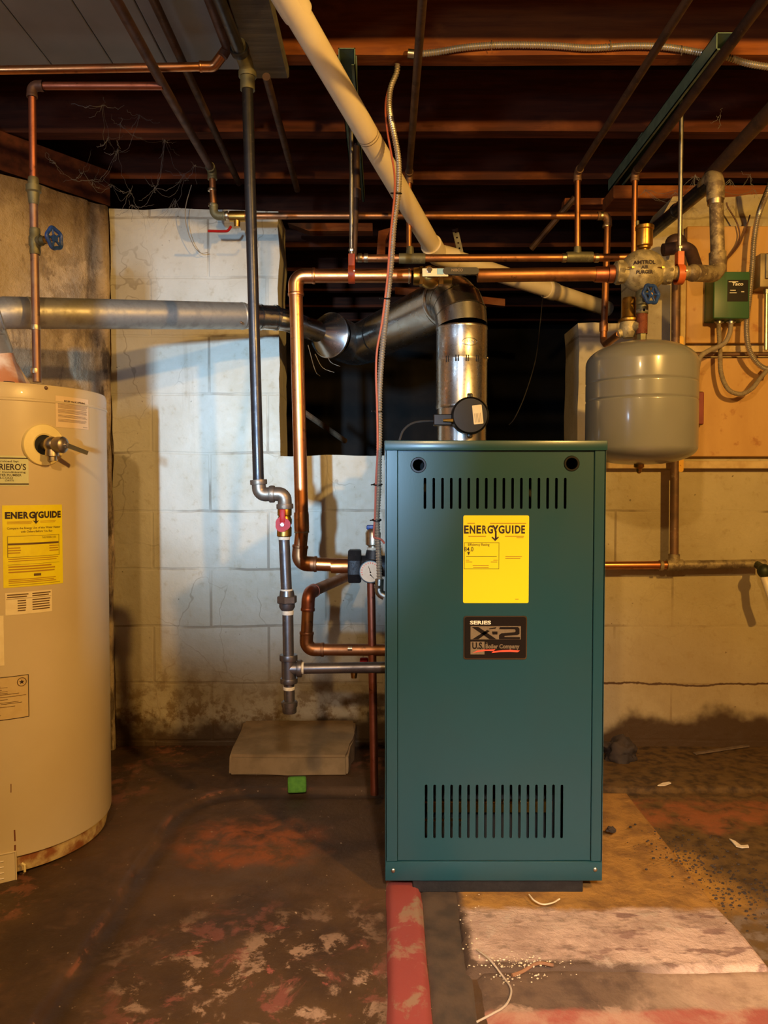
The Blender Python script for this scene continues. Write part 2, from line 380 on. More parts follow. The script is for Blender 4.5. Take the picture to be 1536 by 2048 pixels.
def floor_mat():
    t = NT('worn_painted_floor'); p = world_pos(t); x, y, z = t.sep(p)
    n1 = t.noise(2.4, 8, p, .62); n2 = t.noise(8, 8, p, .66, .4); n3 = t.noise(30, 6, p, .65); n4 = t.noise(5, 6, p, .6); n5 = t.noise(13, 10, p, .7, .3)
    wx = t.m('ADD', x, t.m('MULTIPLY', t.m('SUBTRACT', n4, .5), .22)); wy = t.m('ADD', y, t.m('MULTIPLY', t.m('SUBTRACT', n2, .5), .3))
    col = t.mix(t.ss(n1, .36, .64), rgb(88,63,38), rgb(62,43,27))
    col = t.mix(t.m('MULTIPLY', t.ss(n5, .5, .68), .45), col, rgb(100,71,48))
    # orange worn spot
    d = t.m('ADD', t.m('POWER', t.m('MULTIPLY', t.m('ADD', wx, .35), 4.2), 2), t.m('POWER', t.m('MULTIPLY', t.m('SUBTRACT', wy, 1.97), 5.5), 2))
    col = t.mix(t.m('MULTIPLY', t.ss(d, 1., .1), t.ss(n5, .36, .6)), col, rgb(138,74,34))
    # peeled paint towards the middle of the room
    near = t.m('MULTIPLY', t.ss(wy, 1.78, 1.42), t.m('MULTIPLY', t.ss(wx, -.58, -.34), t.ss(wx, .05, -.06)))
    col = t.mix(t.m('MULTIPLY', near, t.ss(t.noise(9, 10, t.vm('ADD', p, (3,1,0)), .68, .5), .53, .6)), col, rgb(126,74,60))
    col = t.mix(t.m('MULTIPLY', near, t.m('MULTIPLY', t.ss(n2, .47, .56), t.ss(n5, .5, .57))), col, rgb(164,132,108))
    col = t.mix(t.m('MULTIPLY', near, t.ss(t.noise(7, 10, t.vm('ADD', p, (9,4,0)), .7, .4), .6, .64)), col, rgb(150,84,72))
    sp = t.m('MULTIPLY', t.ss(t.noise(75, 2, p), .715, .74), .8)
    col = t.mix(sp, col, rgb(176,150,120))
    # ledge along the walls: flaked edge
    ed = t.m('MULTIPLY', t.ss(z, .003, .006), t.ss(z, .013, .009)); ed = t.m('MULTIPLY', ed, t.m('MULTIPLY', t.ss(n5, .5, .58), t.ss(n4, .45, .55)))
    col = t.mix(t.m('MULTIPLY', ed, .7), col, rgb(132,80,56))
    # dirt gathered in the groove at the foot of the ledge
    qa = t.m('SUBTRACT', -.595, x); qb = t.m('SUBTRACT', y, 2.30); sq = lambda v: t.m('POWER', t.m('MAXIMUM', t.m('ADD', v, .2), 0.), 2.)
    q = t.m('MAXIMUM', t.m('MAXIMUM', qa, qb), t.m('SUBTRACT', t.m('SQRT', t.m('ADD', sq(qa), sq(qb))), .2))
    q = t.m('ADD', q, t.m('MULTIPLY', t.m('SUBTRACT', n2, .5), .05))
    gr_ = t.m('MULTIPLY', t.ss(q, -.055, -.03), t.ss(q, -.005, -.018)); col = t.mix(t.m('MULTIPLY', t.m('MULTIPLY', gr_, t.ss(x, .1, 0.)), .45), col, rgb(42,30,20))
    # right side soil, dark and gritty
    r = t.ss(wx, .5, .7); soil = t.mix(t.ss(n3, .4, .66), rgb(100,74,40), rgb(60,44,28))
    red = t.m('MULTIPLY', t.ss(wy, 2.02, 2.1), t.ss(wy, 2.27, 2.2)); soil = t.mix(t.m('MULTIPLY', red, t.ss(n5, .35, .6)), soil, rgb(140,80,44))
    gr = t.m('MULTIPLY', t.ss(wy, 1.72, 1.62), t.ss(n3, .42, .6)); soil = t.mix(t.m('MULTIPLY', gr, .7), soil, rgb(136,116,98))
    col = t.mix(r, col, soil)
    cool_shade = t.m('MULTIPLY', t.m('MULTIPLY', t.ss(wy, 1.62, 1.7), t.ss(wy, 1.98, 1.86)), t.m('MULTIPLY', t.ss(wx, .3, .4), t.ss(wx, .84, .74)))  # ochre zone paints the shade where the cool light is cut off
    col = t.mix(cool_shade, col, t.mix(t.ss(n5, .4, .66), rgb(172,124,54), rgb(132,92,40)))
    t.set(color=col, rough=t.ss(n2, .35, .7, .42, .75), spec=.3)
    t.set(normal=t.bump(t.m('ADD', t.m('ADD', n2, n5), t.m('MULTIPLY', n3, .4)), .35, .01)); return t.mt
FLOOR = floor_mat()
def pad_mat():
    t = NT('broken_concrete_pad'); p = world_pos(t); x, y, z = t.sep(p)
    n1 = t.noise(6, 9, p, .68, .4); n2 = t.noise(30, 6, p, .65); n3 = t.noise(13, 8, p, .65)
    col = t.mix(t.ss(n1, .36, .66), rgb(204,170,146), rgb(164,132,112))
    bl = t.noise(1, 6, t.comb(t.m('MULTIPLY', x, 13), t.m('MULTIPLY', y, 30), 0), .55)
    col = t.mix(t.m('MULTIPLY', t.ss(bl, .54, .62), t.ss(x, .22, .5, .3, .9)), col, rgb(132,98,84))
    col = t.mix(t.m('MULTIPLY', t.ss(n2, .52, .7), .6), col, rgb(108,86,68))
    col = t.mix(t.m('MULTIPLY', t.ss(n3, .56, .66), .7), col, rgb(196,172,150))
    wy = t.m('ADD', y, t.m('MULTIPLY', t.m('SUBTRACT', n1, .5), .1))
    col = t.mix(t.ss(wy, 1.63, 1.66), col, t.mix(t.ss(n3, .4, .66), rgb(166,118,50), rgb(126,86,36)))  # pad turns ochre behind the cool light's edge, shade painted in
    edge_shade = t.m('ADD', t.ss(t.m('ADD', y, t.m('MULTIPLY', t.m('SUBTRACT', n3, .5), .06)), 1.46, 1.44), t.ss(t.m('ADD', x, t.m('MULTIPLY', t.m('SUBTRACT', n3, .5), .05)), .185, .165))  # chipped pad edge, with its shadow line darkened into the colour
    col = t.mix(t.m('MULTIPLY', edge_shade, t.ss(x, .62, .45)), col, rgb(84,62,44))
    t.set(color=col, rough=.8, normal=t.bump(t.m('ADD', n1, t.m('ADD', n3, t.m('MULTIPLY', n2, .6))), .7, .014)); return t.mt
PAD = pad_mat()
def step_mat():
    t = NT('lower_slab_dirty'); p = world_pos(t); x, y, z = t.sep(p)
    n1 = t.noise(7, 9, p, .68, .4); n2 = t.noise(24, 7, p, .66)
    wx = t.m('ADD', x, t.m('MULTIPLY', t.m('SUBTRACT', n1, .5), .3))
    col = t.mix(t.ss(wx, .38, .6), t.mix(t.ss(n2, .4, .7), rgb(104,80,60), rgb(78,58,44)), t.mix(t.ss(n2, .4, .7), rgb(176,144,116), rgb(146,116,92)))
    col = t.mix(t.m('MULTIPLY', t.ss(n1, .52, .6), t.ss(y, 1.42, 1.36)), col, rgb(160,128,104))
    wy = t.m('ADD', y, t.m('MULTIPLY', t.m('SUBTRACT', n1, .5), .05))
    col = t.mix(t.ss(wy, 1.333, 1.318), col, t.mix(t.ss(n1, .42, .62), rgb(150,78,62), rgb(172,130,104)))
    t.set(color=col, rough=.75, normal=t.bump(t.m('ADD', n1, t.m('MULTIPLY', n2, .5)), .5, .01)); return t.mt
STEP = step_mat()
def curb_mat():
    t = NT('worn_red_paint'); n1 = t.noise(11, 10, None, .7, .4); n2 = t.noise(4, 5)
    col = t.mix(t.ss(n1, .52, .6), rgb(144,64,56), t.mix(t.ss(n2, .4, .6), rgb(156,100,80), rgb(138,114,88)))
    t.set(color=col, rough=.6, normal=t.bump(n1, .3, .006)); return t.mt
CURB = curb_mat()
GUTTER = pm('dirty_gutter', rgb(84,66,50), rgb(60,48,38), 20, .7, bump=.5, bscale=60)
# ================================================================ setting
def ledge(x, y):
    # signed distance past the ledge edge (positive towards the walls), rounded inner corner
    a, b = -.595-x, y-2.30
    return max(a, b, math.hypot(max(a+.2, 0), max(b+.2, 0))-.2)
def floor_z(x, y):
    q = ledge(x, y)+.014*mn.noise(V((x*3, y*3, 0)))+.005*mn.noise(V((x*13, y*13, 0)))
    sm = lambda v: (lambda c: c*c*(3-2*c))(min(max(v, 0), 1))
    z = .013*sm((q+.008)/.018)*(1-.65*sm((q-.06)/.3))
    if x < .1: z -= .004*math.exp(-((q+.03)/.016)**2)
    return z+.004*mn.noise(V((x*2.1, y*2.1, 3)))+.002*mn.noise(V((x*9, y*9, 1)))
m = M()
def span(a, b, s): return [a+(b-a)*i/max(1, round((b-a)/s)) for i in range(max(1, round((b-a)/s)))]
xs = span(-2.6, -1.25, .06)+span(-1.25, 1.25, .0085)+span(1.25, 2.6, .06)+[2.6]; ys = span(-2.6, 1.1, .1)+span(1.1, 2.72, .0085)+[2.72]
nx, ny = len(xs)-1, len(ys)-1
m.add([(x, y, floor_z(x, y)) for y in ys for x in xs], [(j*(nx+1)+i, j*(nx+1)+i+1, (j+1)*(nx+1)+i+1, (j+1)*(nx+1)+i) for j in range(ny) for i in range(nx)])
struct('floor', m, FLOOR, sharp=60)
def rough_slab(name, x0, x1, y0, y1, z0, z1, mat, amp=.006, jag=.02, n=(40, 26), seed=0, tilt=0.):
    m = M(); nx, ny = n; vs = []
    for j in range(ny+1):
        for i in range(nx+1):
            u, v = i/nx, j/ny; x, y = x0+(x1-x0)*u, y0+(y1-y0)*v
            ex = (mn.noise(V((x*8, y*8, seed)))+.7*mn.noise(V((x*24, y*24, seed)))+.4*mn.noise(V((x*60, y*60, seed))))*jag
            x += ex*(1 if i in (0, nx) else 0); y += ex*(1 if j in (0, ny) else 0)
            e = min(u*(x1-x0), (1-u)*(x1-x0), v*(y1-y0), (1-v)*(y1-y0))
            z = z0+(z1-z0)*min(1, (e/.012)**.6 if e > 0 else 0)+amp*mn.noise(V((x*6, y*6, seed+4)))*(1 if e > 0 else 0)
            if tilt: q = min(max((y-1.54)/.13, 0), 1); z -= tilt*q*q*(3-2*q)
            vs.append((x, y, z))
    m.add(vs, [(j*(nx+1)+i, j*(nx+1)+i+1, (j+1)*(nx+1)+i+1, (j+1)*(nx+1)+i) for j in range(ny) for i in range(nx)])
    return struct(name, m, mat, sharp=60)
rough_slab('floor_pad', .155, .74, 1.425, 2.3, -.004, .014, PAD, seed=2, n=(110, 120), jag=.013, amp=.0025, tilt=.010)
rough_slab('floor_slab', .165, 1.1, 1.0, 1.45, -.004, .005, STEP, seed=5, amp=.003)
rough_slab('floor_curb', .004, .086, -.5, 2.3, -.004, .014, CURB, amp=.002, jag=.004, n=(10, 90), seed=8)
rough_slab('floor_gutter', .08, .17, .2, 2.3, -.005, .003, GUTTER, amp=.003, jag=.006, n=(10, 80), seed=9)
# back wall, one piece with its ragged opening
Yw, TK = 2.70, .20
xl, xo0, xo1, xp, xr = -.95, -.365, .678, .885, 2.6
zs, zp, zt = 1.035, 1.495, 1.885
m = M()
def jag_prism(pts, amp, step=.05):
    out = []
    for a, b in zip(pts, pts[1:]+pts[:1]):
        a, b = V((a[0], 0, a[1])), V((b[0], 0, b[1])); n = max(1, int((b-a).length/step))
        for i in range(n):
            p = a+(b-a)*i/n
            out.append((p.x+amp*mn.noise(p*9), p.z+amp*mn.noise(p*9+V((7,0,0)))))
    return out
prof = [(xl, 0-.05), (xr, -.05), (xr, 1.93), (1.0, 1.93), (.93, 1.80), (xp, 1.72), (xp, zp), (xo1, zp), (xo1, zs), (xo0, zs), (xo0, zt-.01), (-.6, zt), (xl, zt)]
jp = jag_prism(prof, .009)
plate(m, jp, [], TK, lambda u, v, w: V((u, Yw+TK/2+w, v)))
struct('wall_back', m, WALL, sharp=50)
# left wall, slanting, rough plaster
d = V((-.246, -.33, 0)).normalized(); nrm = V((-d.y, d.x, 0)); nrm = nrm if nrm.x > 0 else -nrm
o0 = V((-.925, 2.72, 0)); L = 2.6; m = M(); nu, nv = 240, 110; vs = []
def lw_top(u): return 1.885+.015*mn.noise(V((u*6, 0, 2)))
for j in range(nv+1):
    for i in range(nu+1):
        u = L*(i/nu)**1.3; z = -.02+(lw_top(u)+.02)*j/nv
        b = .012*mn.noise(V((u*2.5, z*2, 0)))+.006*mn.noise(V((u*14, z*5, 5)))
        b += .018*math.exp(-((u-.062)/.020)**2)
        b -= (.030+.022*mn.noise(V((2, 0, z*9))))*math.exp(-((u-.030-.006*mn.noise(V((0, 4, z*11))))/.0085)**2)
        b -= .010*max(0, mn.noise(V((u*30, 0, z*8))))*(1 if u < .12 else 0)
        vs.append(o0+d*u+nrm*b+V((0, 0, z)))
m.add(vs, [(j*(nu+1)+i, j*(nu+1)+i+1, (j+1)*(nu+1)+i+1, (j+1)*(nu+1)+i) for j in range(nv) for i in range(nu)])
b0 = len(m.v); m.add([o0+d*L*(i/nu)**1.3-nrm*.2+V((0, 0, lw_top(0))) for i in range(nu+1)], [])
m.f += [[nv*(nu+1)+i, nv*(nu+1)+i+1, b0+i+1, b0+i] for i in range(nu)]; m.mi += [0]*nu
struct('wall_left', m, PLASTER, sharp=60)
# the rest of the basement behind the photographer
m = M(); m.box((-2.8, -2.8, -.05), (2.8, -2.6, 2.3)); struct('wall_rear', m, ROOMWALL)
m = M(); m.box((-2.3, .42, -.02), (-.632, .52, 1.10)); m.box((-.72, .42, 1.10), (-.632, .52, 1.32)); struct('light_blocker', m, ROOMWALL)  # unseen knee wall and post, added to cut off the cool beam
m = M(); m.box((2.6, -2.6, -.05), (2.8, 2.9, 2.3)); struct('wall_right', m, ROOMWALL)
m = M(); m.box((-2.8, -2.6, -.05), (-2.6, .75, 2.3)); struct('wall_side', m, ROOMWALL)
# crawlspace beyond the opening
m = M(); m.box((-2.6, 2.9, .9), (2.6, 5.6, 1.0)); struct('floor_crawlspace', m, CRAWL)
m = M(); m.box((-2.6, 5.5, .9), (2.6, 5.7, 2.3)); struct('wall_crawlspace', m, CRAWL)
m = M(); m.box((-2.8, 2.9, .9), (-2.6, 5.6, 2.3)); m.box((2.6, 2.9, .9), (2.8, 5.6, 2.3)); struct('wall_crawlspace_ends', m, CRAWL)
# ceiling: subfloor boards, joists
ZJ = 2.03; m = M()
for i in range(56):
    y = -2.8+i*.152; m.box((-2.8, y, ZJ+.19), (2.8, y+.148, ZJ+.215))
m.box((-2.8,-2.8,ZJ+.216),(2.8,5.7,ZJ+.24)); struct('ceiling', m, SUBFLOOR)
for y in (-2.0, -1.6, -1.2, -.8, -.4, .0, .4, .8, 1.2, 1.61, 2.01, 2.44, 2.81, 3.19, 3.6, 4.0, 4.4, 4.8, 5.2):
    m = M(); nseg = 40; w = .05
    for s in range(1):
        vs = []
        for i in range(nseg+1):
            x = -2.8+5.6*i/nseg; e = .006*mn.noise(V((x*2, y*3, 0))); f = .004*mn.noise(V((x*3, y*5, 7)))
            vs += [(x, y+f, ZJ+e), (x, y+w+f, ZJ+e), (x, y+w+f, ZJ+.19), (x, y+f, ZJ+.19)]
        m.add(vs, [(4*i+k, 4*i+(k+1) % 4, 4*i+4+(k+1) % 4, 4*i+4+k) for i in range(nseg) for k in range(4)])
    struct('ceiling_joist', m, JOIST if y == 2.01 else JOIST_DARK)
# grey boards nailed under the joists at the left
xb = [-2.3, -1.62, -1.19, -.86, -.70, -.56, -.36]
for i, (a, b) in enumerate(zip(xb, xb[1:])):
    m = M(); m.rbox((a+.0012, -.6, ZJ-.014), (b-.0012, 2.055, ZJ-.001), .002, 1); struct('ceiling_panel', m, PANEL)
m = M(); m.rbox((-.345, -.4, ZJ-.03), (-.25, 2.07, ZJ-.001), .004, 1); struct('ceiling_plank', m, PLANK)
# sill plates on the walls
m = M(); m.rbox((.80, 2.72, 1.93), (2.6, 2.86, 1.975), .004, 1); struct('trim_1', m, JOIST)
m = M(); q = [o0+d*.02-nrm*.02, o0+d*2.3-nrm*.02, o0+d*2.3-nrm*.14, o0+d*.02-nrm*.14]; m.poly([p+V((0,0,1.90)) for p in q], (0,0,.12)); struct('trim_2', m, JOIST_DARK)
m = M(); m.box((-2.6, -1.6, .86), (-2.585, -1.0, 1.26)); struct('window_1', m, GLASSW)
m = M()
for lo, hi in (((-2.6, -1.64, .82), (-2.56, -1.6, 1.30)), ((-2.6, -1.0, .82), (-2.56, -.96, 1.30)), ((-2.6, -1.64, .82), (-2.56, -.96, .86)), ((-2.6, -1.64, 1.26), (-2.56, -.96, 1.30)), ((-2.6, -1.31, .84), (-2.56, -1.29, 1.28))): m.box(lo, hi)
struct('trim_3', m, JOIST_DARK)
# tan board and battens on the right part of the back wall
def pxbox(m, xa, ya, xb, yb, Yf, Yb, r=.002):
    a, b = P(xa, ya, Yf), P(xb, yb, Yf); m.rbox((min(a.x,b.x), Yf, min(a.z,b.z)), (max(a.x,b.x), Yb, max(a.z,b.z)), r, 1)
# ================================================================ BOILER
Yb = 1.715
bl, br_ = P(768, 1100, Yb).x, P(1210, 1100, Yb).x
zt_, zb_ = P(990, 881, Yb).z, P(990, 1761, Yb).z
def bz(py): return P(990, py, Yb).z
def bxx(px, py=1300):
    return P(px, py, Yb).x
bx0, bx1 = bxx(770.5), bxx(1208.5); W = bx1-bx0; D = .66
boiler = thing('boiler', 'tall teal steel boiler with slotted front panel and yellow sticker on low concrete pad', 'boiler', ((bx0+bx1)/2, Yb+D/2, .02))
m = M(); m.rbox((bxx(826), Yb+.006, .003), (bxx(1172), Yb+D-.04, zb_+.008), .002, 1)
ob('base', m, BLACKMAT, boiler)
t_ = .003
m = M()  # side panels + back, folded front flanges
x_l, x_r = bxx(795), bxx(1186)
zr = bz(1723)
m.box((bx0, Yb, zb_), (bx0+t_, Yb+D, zt_-.004)); m.box((bx1-t_, Yb, zb_), (bx1, Yb+D, zt_-.004)); m.box((bx0+t_, Yb+D-t_, zb_), (bx1-t_, Yb+D, zt_-.004))
m.rbox((bx0, Yb, zr-.0), (x_l, Yb+.012, zt_-.004), .0012, 1); m.rbox((x_r, Yb, zr), (bx1, Yb+.012, zt_-.004), .0012, 1)
ob('side_jacket', m, TEAL, boiler)
m = M(); m.rbox((bx0+.0005, Yb-.002, zb_), (bx1-.0005, Yb+.012, zr-.0006), .0016, 2); m.box((bx0+t_, Yb+.01, zb_), (bx1-t_, Yb+D-t_, zb_+t_))
ob('bottom_rail', m, TEAL, boiler)
m = M(); m.rbox((bx0-.002, Yb-.005, bz(901)), (bx1+.002, Yb+D+.003, zt_), .002, 2)
ob('top_cover', m, TEAL, boiler)
# front panel with real slots and sight holes
holes = []
for k in range(17):
    cx = bxx(849.5+(1128.5-849.5)*k/16); holes.append(rrect(cx-.0030, bz(1018), cx+.0030, bz(955.5), .003, 4))
for k in range(17):
    cx = bxx(853+(1127-853)*k/16); holes.append(rrect(cx-.0030, bz(1678), cx+.0030, bz(1570.5), .003, 4))
hc = [(bxx(836.5), bz(930)), (bxx(1141), bz(927))]
for x, z in hc: holes.append(circ(x, z, .0145, 28))
m = M(); plate(m, [(x_l+.0012, zr+.0012), (x_r-.0012, zr+.0012), (x_r-.0012, bz(901.5)), (x_l+.0012, bz(901.5))], holes, .0016, lambda u, v, w: V((u, Yb+.0045+w, v)))
fp = ob('front_panel', m, TEAL, boiler, flat=True)
for x, z in hc:
    m = M(); m.lathe([(.0125, -.004), (.0125, .010), (.0175, .010), (.0180, .011), (.0165, .0135), (.0130, .0135), (.0125, .010)], (x, Yb+.015, z), (0,-1,0), 28, caps=False)
    ob('grommet', m, CHROME if False else BLACKPL, fp)
# dark inside with burner and manifold
m = M(); m.box((bx0+.01, Yb+.14, zb_+.005), (bx1-.01, Yb+D-.02, zt_-.03)); ob('heat_exchanger_block', m, DARK_IN, boiler)
m = M(); m.cyl((bxx(800), Yb+.07, bz(1667)), (bxx(940), Yb+.07, bz(1667)), .0032); m.cyl((bxx(850), Yb+.10, bz(1640)), (bxx(1060), Yb+.10, bz(1640)), .004)
m.box((bxx(860), Yb+.115, bz(1668)), (bxx(1130), Yb+.13, bz(1645))); m.cyl((bxx(1041), Yb+.06, bz(1622)), (bxx(1041), Yb+.06, bz(1613)), .004)
ob('burner_manifold', m, BRASS, boiler)
m = M(); m.cyl((bxx(1007), Yb+.05, bz(1602)), (bxx(1007), Yb+.05, bz(1580)), .003); ob('red_wire', m, SWITCHRED, boiler)
for x, z in ((bxx(786.5), bz(1740)), (bxx(1194), bz(1738))):
    m = M(); m.lathe([(.0045, 0), (.0045, .002), (.003, .0032), (.0008, .0036)], (x, Yb-.002, z), (0,-1,0), 12); ob('screw', m, ZINC, boiler)
# yellow sticker
def bf(dy): return lambda x, z: V((x, Yb+.0037-dy, z))
def tp(px, py, dy=.0006):
    o = P(px, py, Yb); return lambda u, v: V((o.x+u, Yb+.0037-dy, o.z+v))
def sticker(m, xa, ya, xb, yb, r, dy, k):
    m.mat(k); pts = rrect(bxx(xa), bz(yb), bxx(xb), bz(ya), r, 4); m.poly([V((x, Yb+.0037-dy, z)) for x, z in pts], (0, .0004, 0))
def bar(m, xa, ya, xb, yb, dy=.0012):
    a, b = (bxx(xa), bz(ya)), (bxx(xb), bz(yb)); m.add([V((a[0], Yb+.0037-dy, a[1])), V((b[0], Yb+.0037-dy, a[1])), V((b[0], Yb+.0037-dy, b[1])), V((a[0], Yb+.0037-dy, b[1]))], [(0,1,2,3)])
px1 = S(Yb)
m = M(); sticker(m, 926, 1031, 1057, 1206.5, .0035, .0006, 0)
m.mat(1)
PX = lambda u, v: V((P(u, 1130, Yb).x, Yb+.0025, P(990, v, Yb).z))
for w_, xa, xb in (('E', 928, 937.5), ('N', 939.5, 950.5), ('E', 953, 962), ('R', 964.5, 973.5), ('G', 975, 986), ('G', 997, 1009), ('U', 1011, 1021), ('I', 1024, 1027), ('D', 1030, 1041), ('E', 1042.5, 1050)):
    m.fit(w_, xa, xb, 1059, -16.5, PX, .034)
q_ = [(984.5, 1050.5), (988, 1050.5), (990.7, 1055.5), (993.5, 1050.5), (997, 1050.5), (992.4, 1060), (992.4, 1063), (989, 1063), (989, 1060)]
m.add([PX(*p) for p in q_], [tuple(range(len(q_)))])
bar(m, 989, 1062, 992.5, 1078); o = P(990.7, 1079, Yb)
m.poly([V((o.x+a*px1, Yb+.0025, o.z+b*px1)) for a, b in ((-7.5, 4), (0, -3.5), (7.5, 4), (6, 6), (0, 1), (-6, 6))], (0, .0002, 0))
m.fit('Efficiency Rating', 936.5, 979, 1090, -6.5, PX, 0); m.fit('84.0', 928.5, 947, 1098.5, -9, PX, .006)
m.poly([V((P(937.5+a, 1107+b, Yb).x, Yb+.0025, P(937.5+a, 1107+b, Yb).z)) for a, b in ((-3, -3), (3, -3), (0, 4))], (0, .0002, 0))
for xa, ya, xb, yb in ((928, 1085, 997.5, 1085.7), (928, 1137.6, 997.5, 1138.3), (928, 1085, 928.7, 1138), (997, 1085, 997.7, 1138), (932, 1113, 993, 1113.8)): bar(m, xa, ya, xb, yb)
m.mat(2)
for xa, ya, xb in ((934, 1046, 949), (979, 1046, 1051), (936, 1072, 971), (1009, 1072, 1047), (1010, 1113, 1043), (1010, 1116.5, 1040), (931, 1120, 938), (931, 1123.5, 944), (986, 1120, 995), (981, 1123.5, 994), (945, 1130.5, 977), (946, 1134.5, 977), (1030, 1198, 1037), (1032, 1075, 1046)): bar(m, xa, ya, xb, ya+1.3)
st = ob('energy_sticker', m, [YELLOW, INK, INK_FAINT], boiler, 'yellow energy guide sticker', flat=True)
# name plate
m = M(); sticker(m, 927, 1232, 1054, 1319, .006, .0022, 0); m.mat(2)
sticker(m, 929, 1234, 1052, 1317, .0052, .0026, 1)
def pbar(xa, ya, xb, yb, k, dy=.0032): m.mat(k); bar(m, xa, ya, xb, yb, dy)
pbar(941, 1252.5, 1041.5, 1279, 2); pbar(941, 1283.5, 969, 1309, 2)
m.mat(3); PN = lambda u, v: V((P(u, 1130, Yb).x, Yb+.0004, P(990, v, Yb).z)); m.fit('SERIES', 940.5, 982.5, 1245.3, -7.6, PN, .03)
m.mat(1)
def q4(pts, k, dy=.0036): m.mat(k); m.add([V((P(x, y, Yb).x, Yb+.0037-dy, P(x, y, Yb).z)) for x, y in pts], [tuple(range(len(pts)))])
q4([(943, 1254), (957, 1254), (993, 1278.5), (979, 1278.5)], 1); q4([(944.5, 1278.5), (957, 1278.5), (980, 1262), (974, 1260)], 1)
q4([(979, 1257), (993, 1254), (991, 1257.5), (977, 1258.5)], 1); q4([(984, 1263), (995, 1263), (995, 1269), (985, 1269)], 1)
q4([(1000, 1254), (1036, 1254), (1039, 1257), (1039, 1268), (1035, 1270), (1009, 1272), (1009, 1274), (1040, 1274), (1040, 1278.5), (998, 1278.5), (998, 1270), (1003, 1266.5), (1029, 1264.5), (1031, 1263), (1031, 1260), (1029, 1258.5), (998, 1258.5)], 1)
m.mat(1); m.fit('U.S.', 945, 968, 1291.5, -14, PN, .04)
m.mat(2); m.fit('Boiler Company', 972, 1040, 1294, -11.5, PN, .035); m.text('by', 4.5*px1, tp(974, 1286, .0036))
q4([(945, 1306), (955, 1301), (970, 1299), (991, 1298.5), (986, 1302.5), (1005, 1300), (1022, 1299.5), (1040, 1301), (1035, 1304.5), (1020, 1303.5), (1000, 1304), (983, 1306), (987, 1302), (970, 1302), (955, 1304)], 4, .0040)
ob('name_plate', m, [CHROME, PLATEBLK, PLATEGOLD, WHITEINK, REDINK], boiler, 'black model name plate', flat=True)
# electrical elbow on the left side
m = M(); q = fillet([P(759, 1158, 1.93), P(758, 1186, 1.93), P(769, 1192, 1.93)], .016, 6); m.tube(q, .011, 12); m.tube([P(757.5, 1170, 1.93), P(757.5, 1176, 1.93)], .0135, 6)
ob('conduit_elbow', m, ZINC, boiler, 'bright conduit elbow on the left side')
# ================================================================ FLUES
Yf = 2.28; cxf = P(923, 800, Yf).x; rf = 50.5*S(Yf)
flue = thing('boiler_vent_pipe', 'shiny sheet metal vent pipe rising from boiler top and elbowing back left into dark opening', 'vent pipe', (cxf, Yf, zt_))
zA, zB, zC = P(923, 722, Yf).z, P(923, 655, Yf).z, P(923, 812, Yf).z
m = M(); m.lathe([(rf*.97, zt_+.002), (rf*.97, zC), (rf*1.0, zC)], (cxf, Yf, 0), n=40, caps=False); ob('vent_collar', m, SHINY, flue)
m = M(); m.lathe([(rf*.985, zC-.01), (rf*1.015, zC-.006), (rf*1.015, zC), (rf, zC+.004), (rf, zA-.006), (rf*1.012, zA-.003), (rf*1.012, zA+.003), (rf, zA+.006), (rf*1.0, zB-.010), (rf*1.018, zB-.007), (rf*1.018, zB-.003), (rf, zB)], (cxf, Yf, 0), n=48, caps=False)
dp = ob('damper_section', m, DAMPER, flue)
def fpt(a, z, dr=0.): return V((cxf+(rf+dr)*math.sin(a), Yf-(rf+dr)*math.cos(a), z))
for a in (-.72, -.62, -.32, -.22, .08, .16, .50, .58):
    m = M(); m.rbox((-.0024, -.001, -.009), (.0024, .0015, .009), .0008, 1, Matrix.Translation(fpt(a, P(0, 724, Yf).z)) @ Matrix.Rotation(a, 4, 'Z')); ob('louvre_slot', m, BLACKMAT, dp)
# embossed oval
m = M(); m.tube([fpt(.22+.32*math.cos(2*PI*i/30)*.95, P(0, 692, Yf).z+.0105*math.sin(2*PI*i/30), .0006) for i in range(30)], .0009, 6, closed=True)
m.tube([fpt(.22+.02*k, P(0, 692, Yf).z+.005*(-1)**k, .0004) for k in range(-6, 9)], .0009, 6)
ob('embossed_mark', m, DAMPER, dp)
for px, py in ((877, 720), (974, 716), (877, 812)):
    m = M(); m.ball(P(px, py, Yf-.0), .0045, 10, 6); ob('screw', m, ZINC, dp)
# elbow: gored segments from vertical to back-left
hd = (P(735, 684, 2.74)-P(842, 648, 2.33)).normalized()
e0 = V((cxf, Yf, zB)); Rb = rf*1.30; ax = V((0,0,1)).cross(hd).normalized(); cen = e0+V((hd.x, hd.y, 0)).normalized()*Rb
tot = V((0,0,1)).angle(hd); ng = 4
m = M(); pts, rr = [], []
for g in range(ng+1):
    p = cen+Matrix.Rotation(tot*g/ng, 3, ax) @ (e0-cen)
    if g > 0 and g < ng:
        pts += [p]; rr += [rf*1.0/math.cos(tot/ng/2)*1.0]
    else: pts += [p]; rr += [rf]
m.tube(pts, rr, 40, caps=False)
el = ob('elbow', m, SHINY, flue, sharp=12)
e1 = pts[-1]; dirh = hd
for g in range(1, ng):
    p = pts[g]; tg = Matrix.Rotation(tot*g/ng, 3, ax) @ V((0,0,1)); m = M(); m.tube([p-tg*.002, p+tg*.002], rf*1.035, 40, caps=False); ob('seam', m, SHINY, el)
m = M(); m.tube([e1-dirh*.004, e1+dirh*.004, e1+dirh*.012, e1+dirh*.016], [rf*1.02, rf*1.07, rf*1.07, rf*1.02], 40, caps=False); ob('collar', m, SHINY, flue)
endp = P(722, 688, 2.80)
m = M(); m.tube([e1, endp], rf*.99, 40, caps=False); ob('vent_run', m, SHINY, flue)
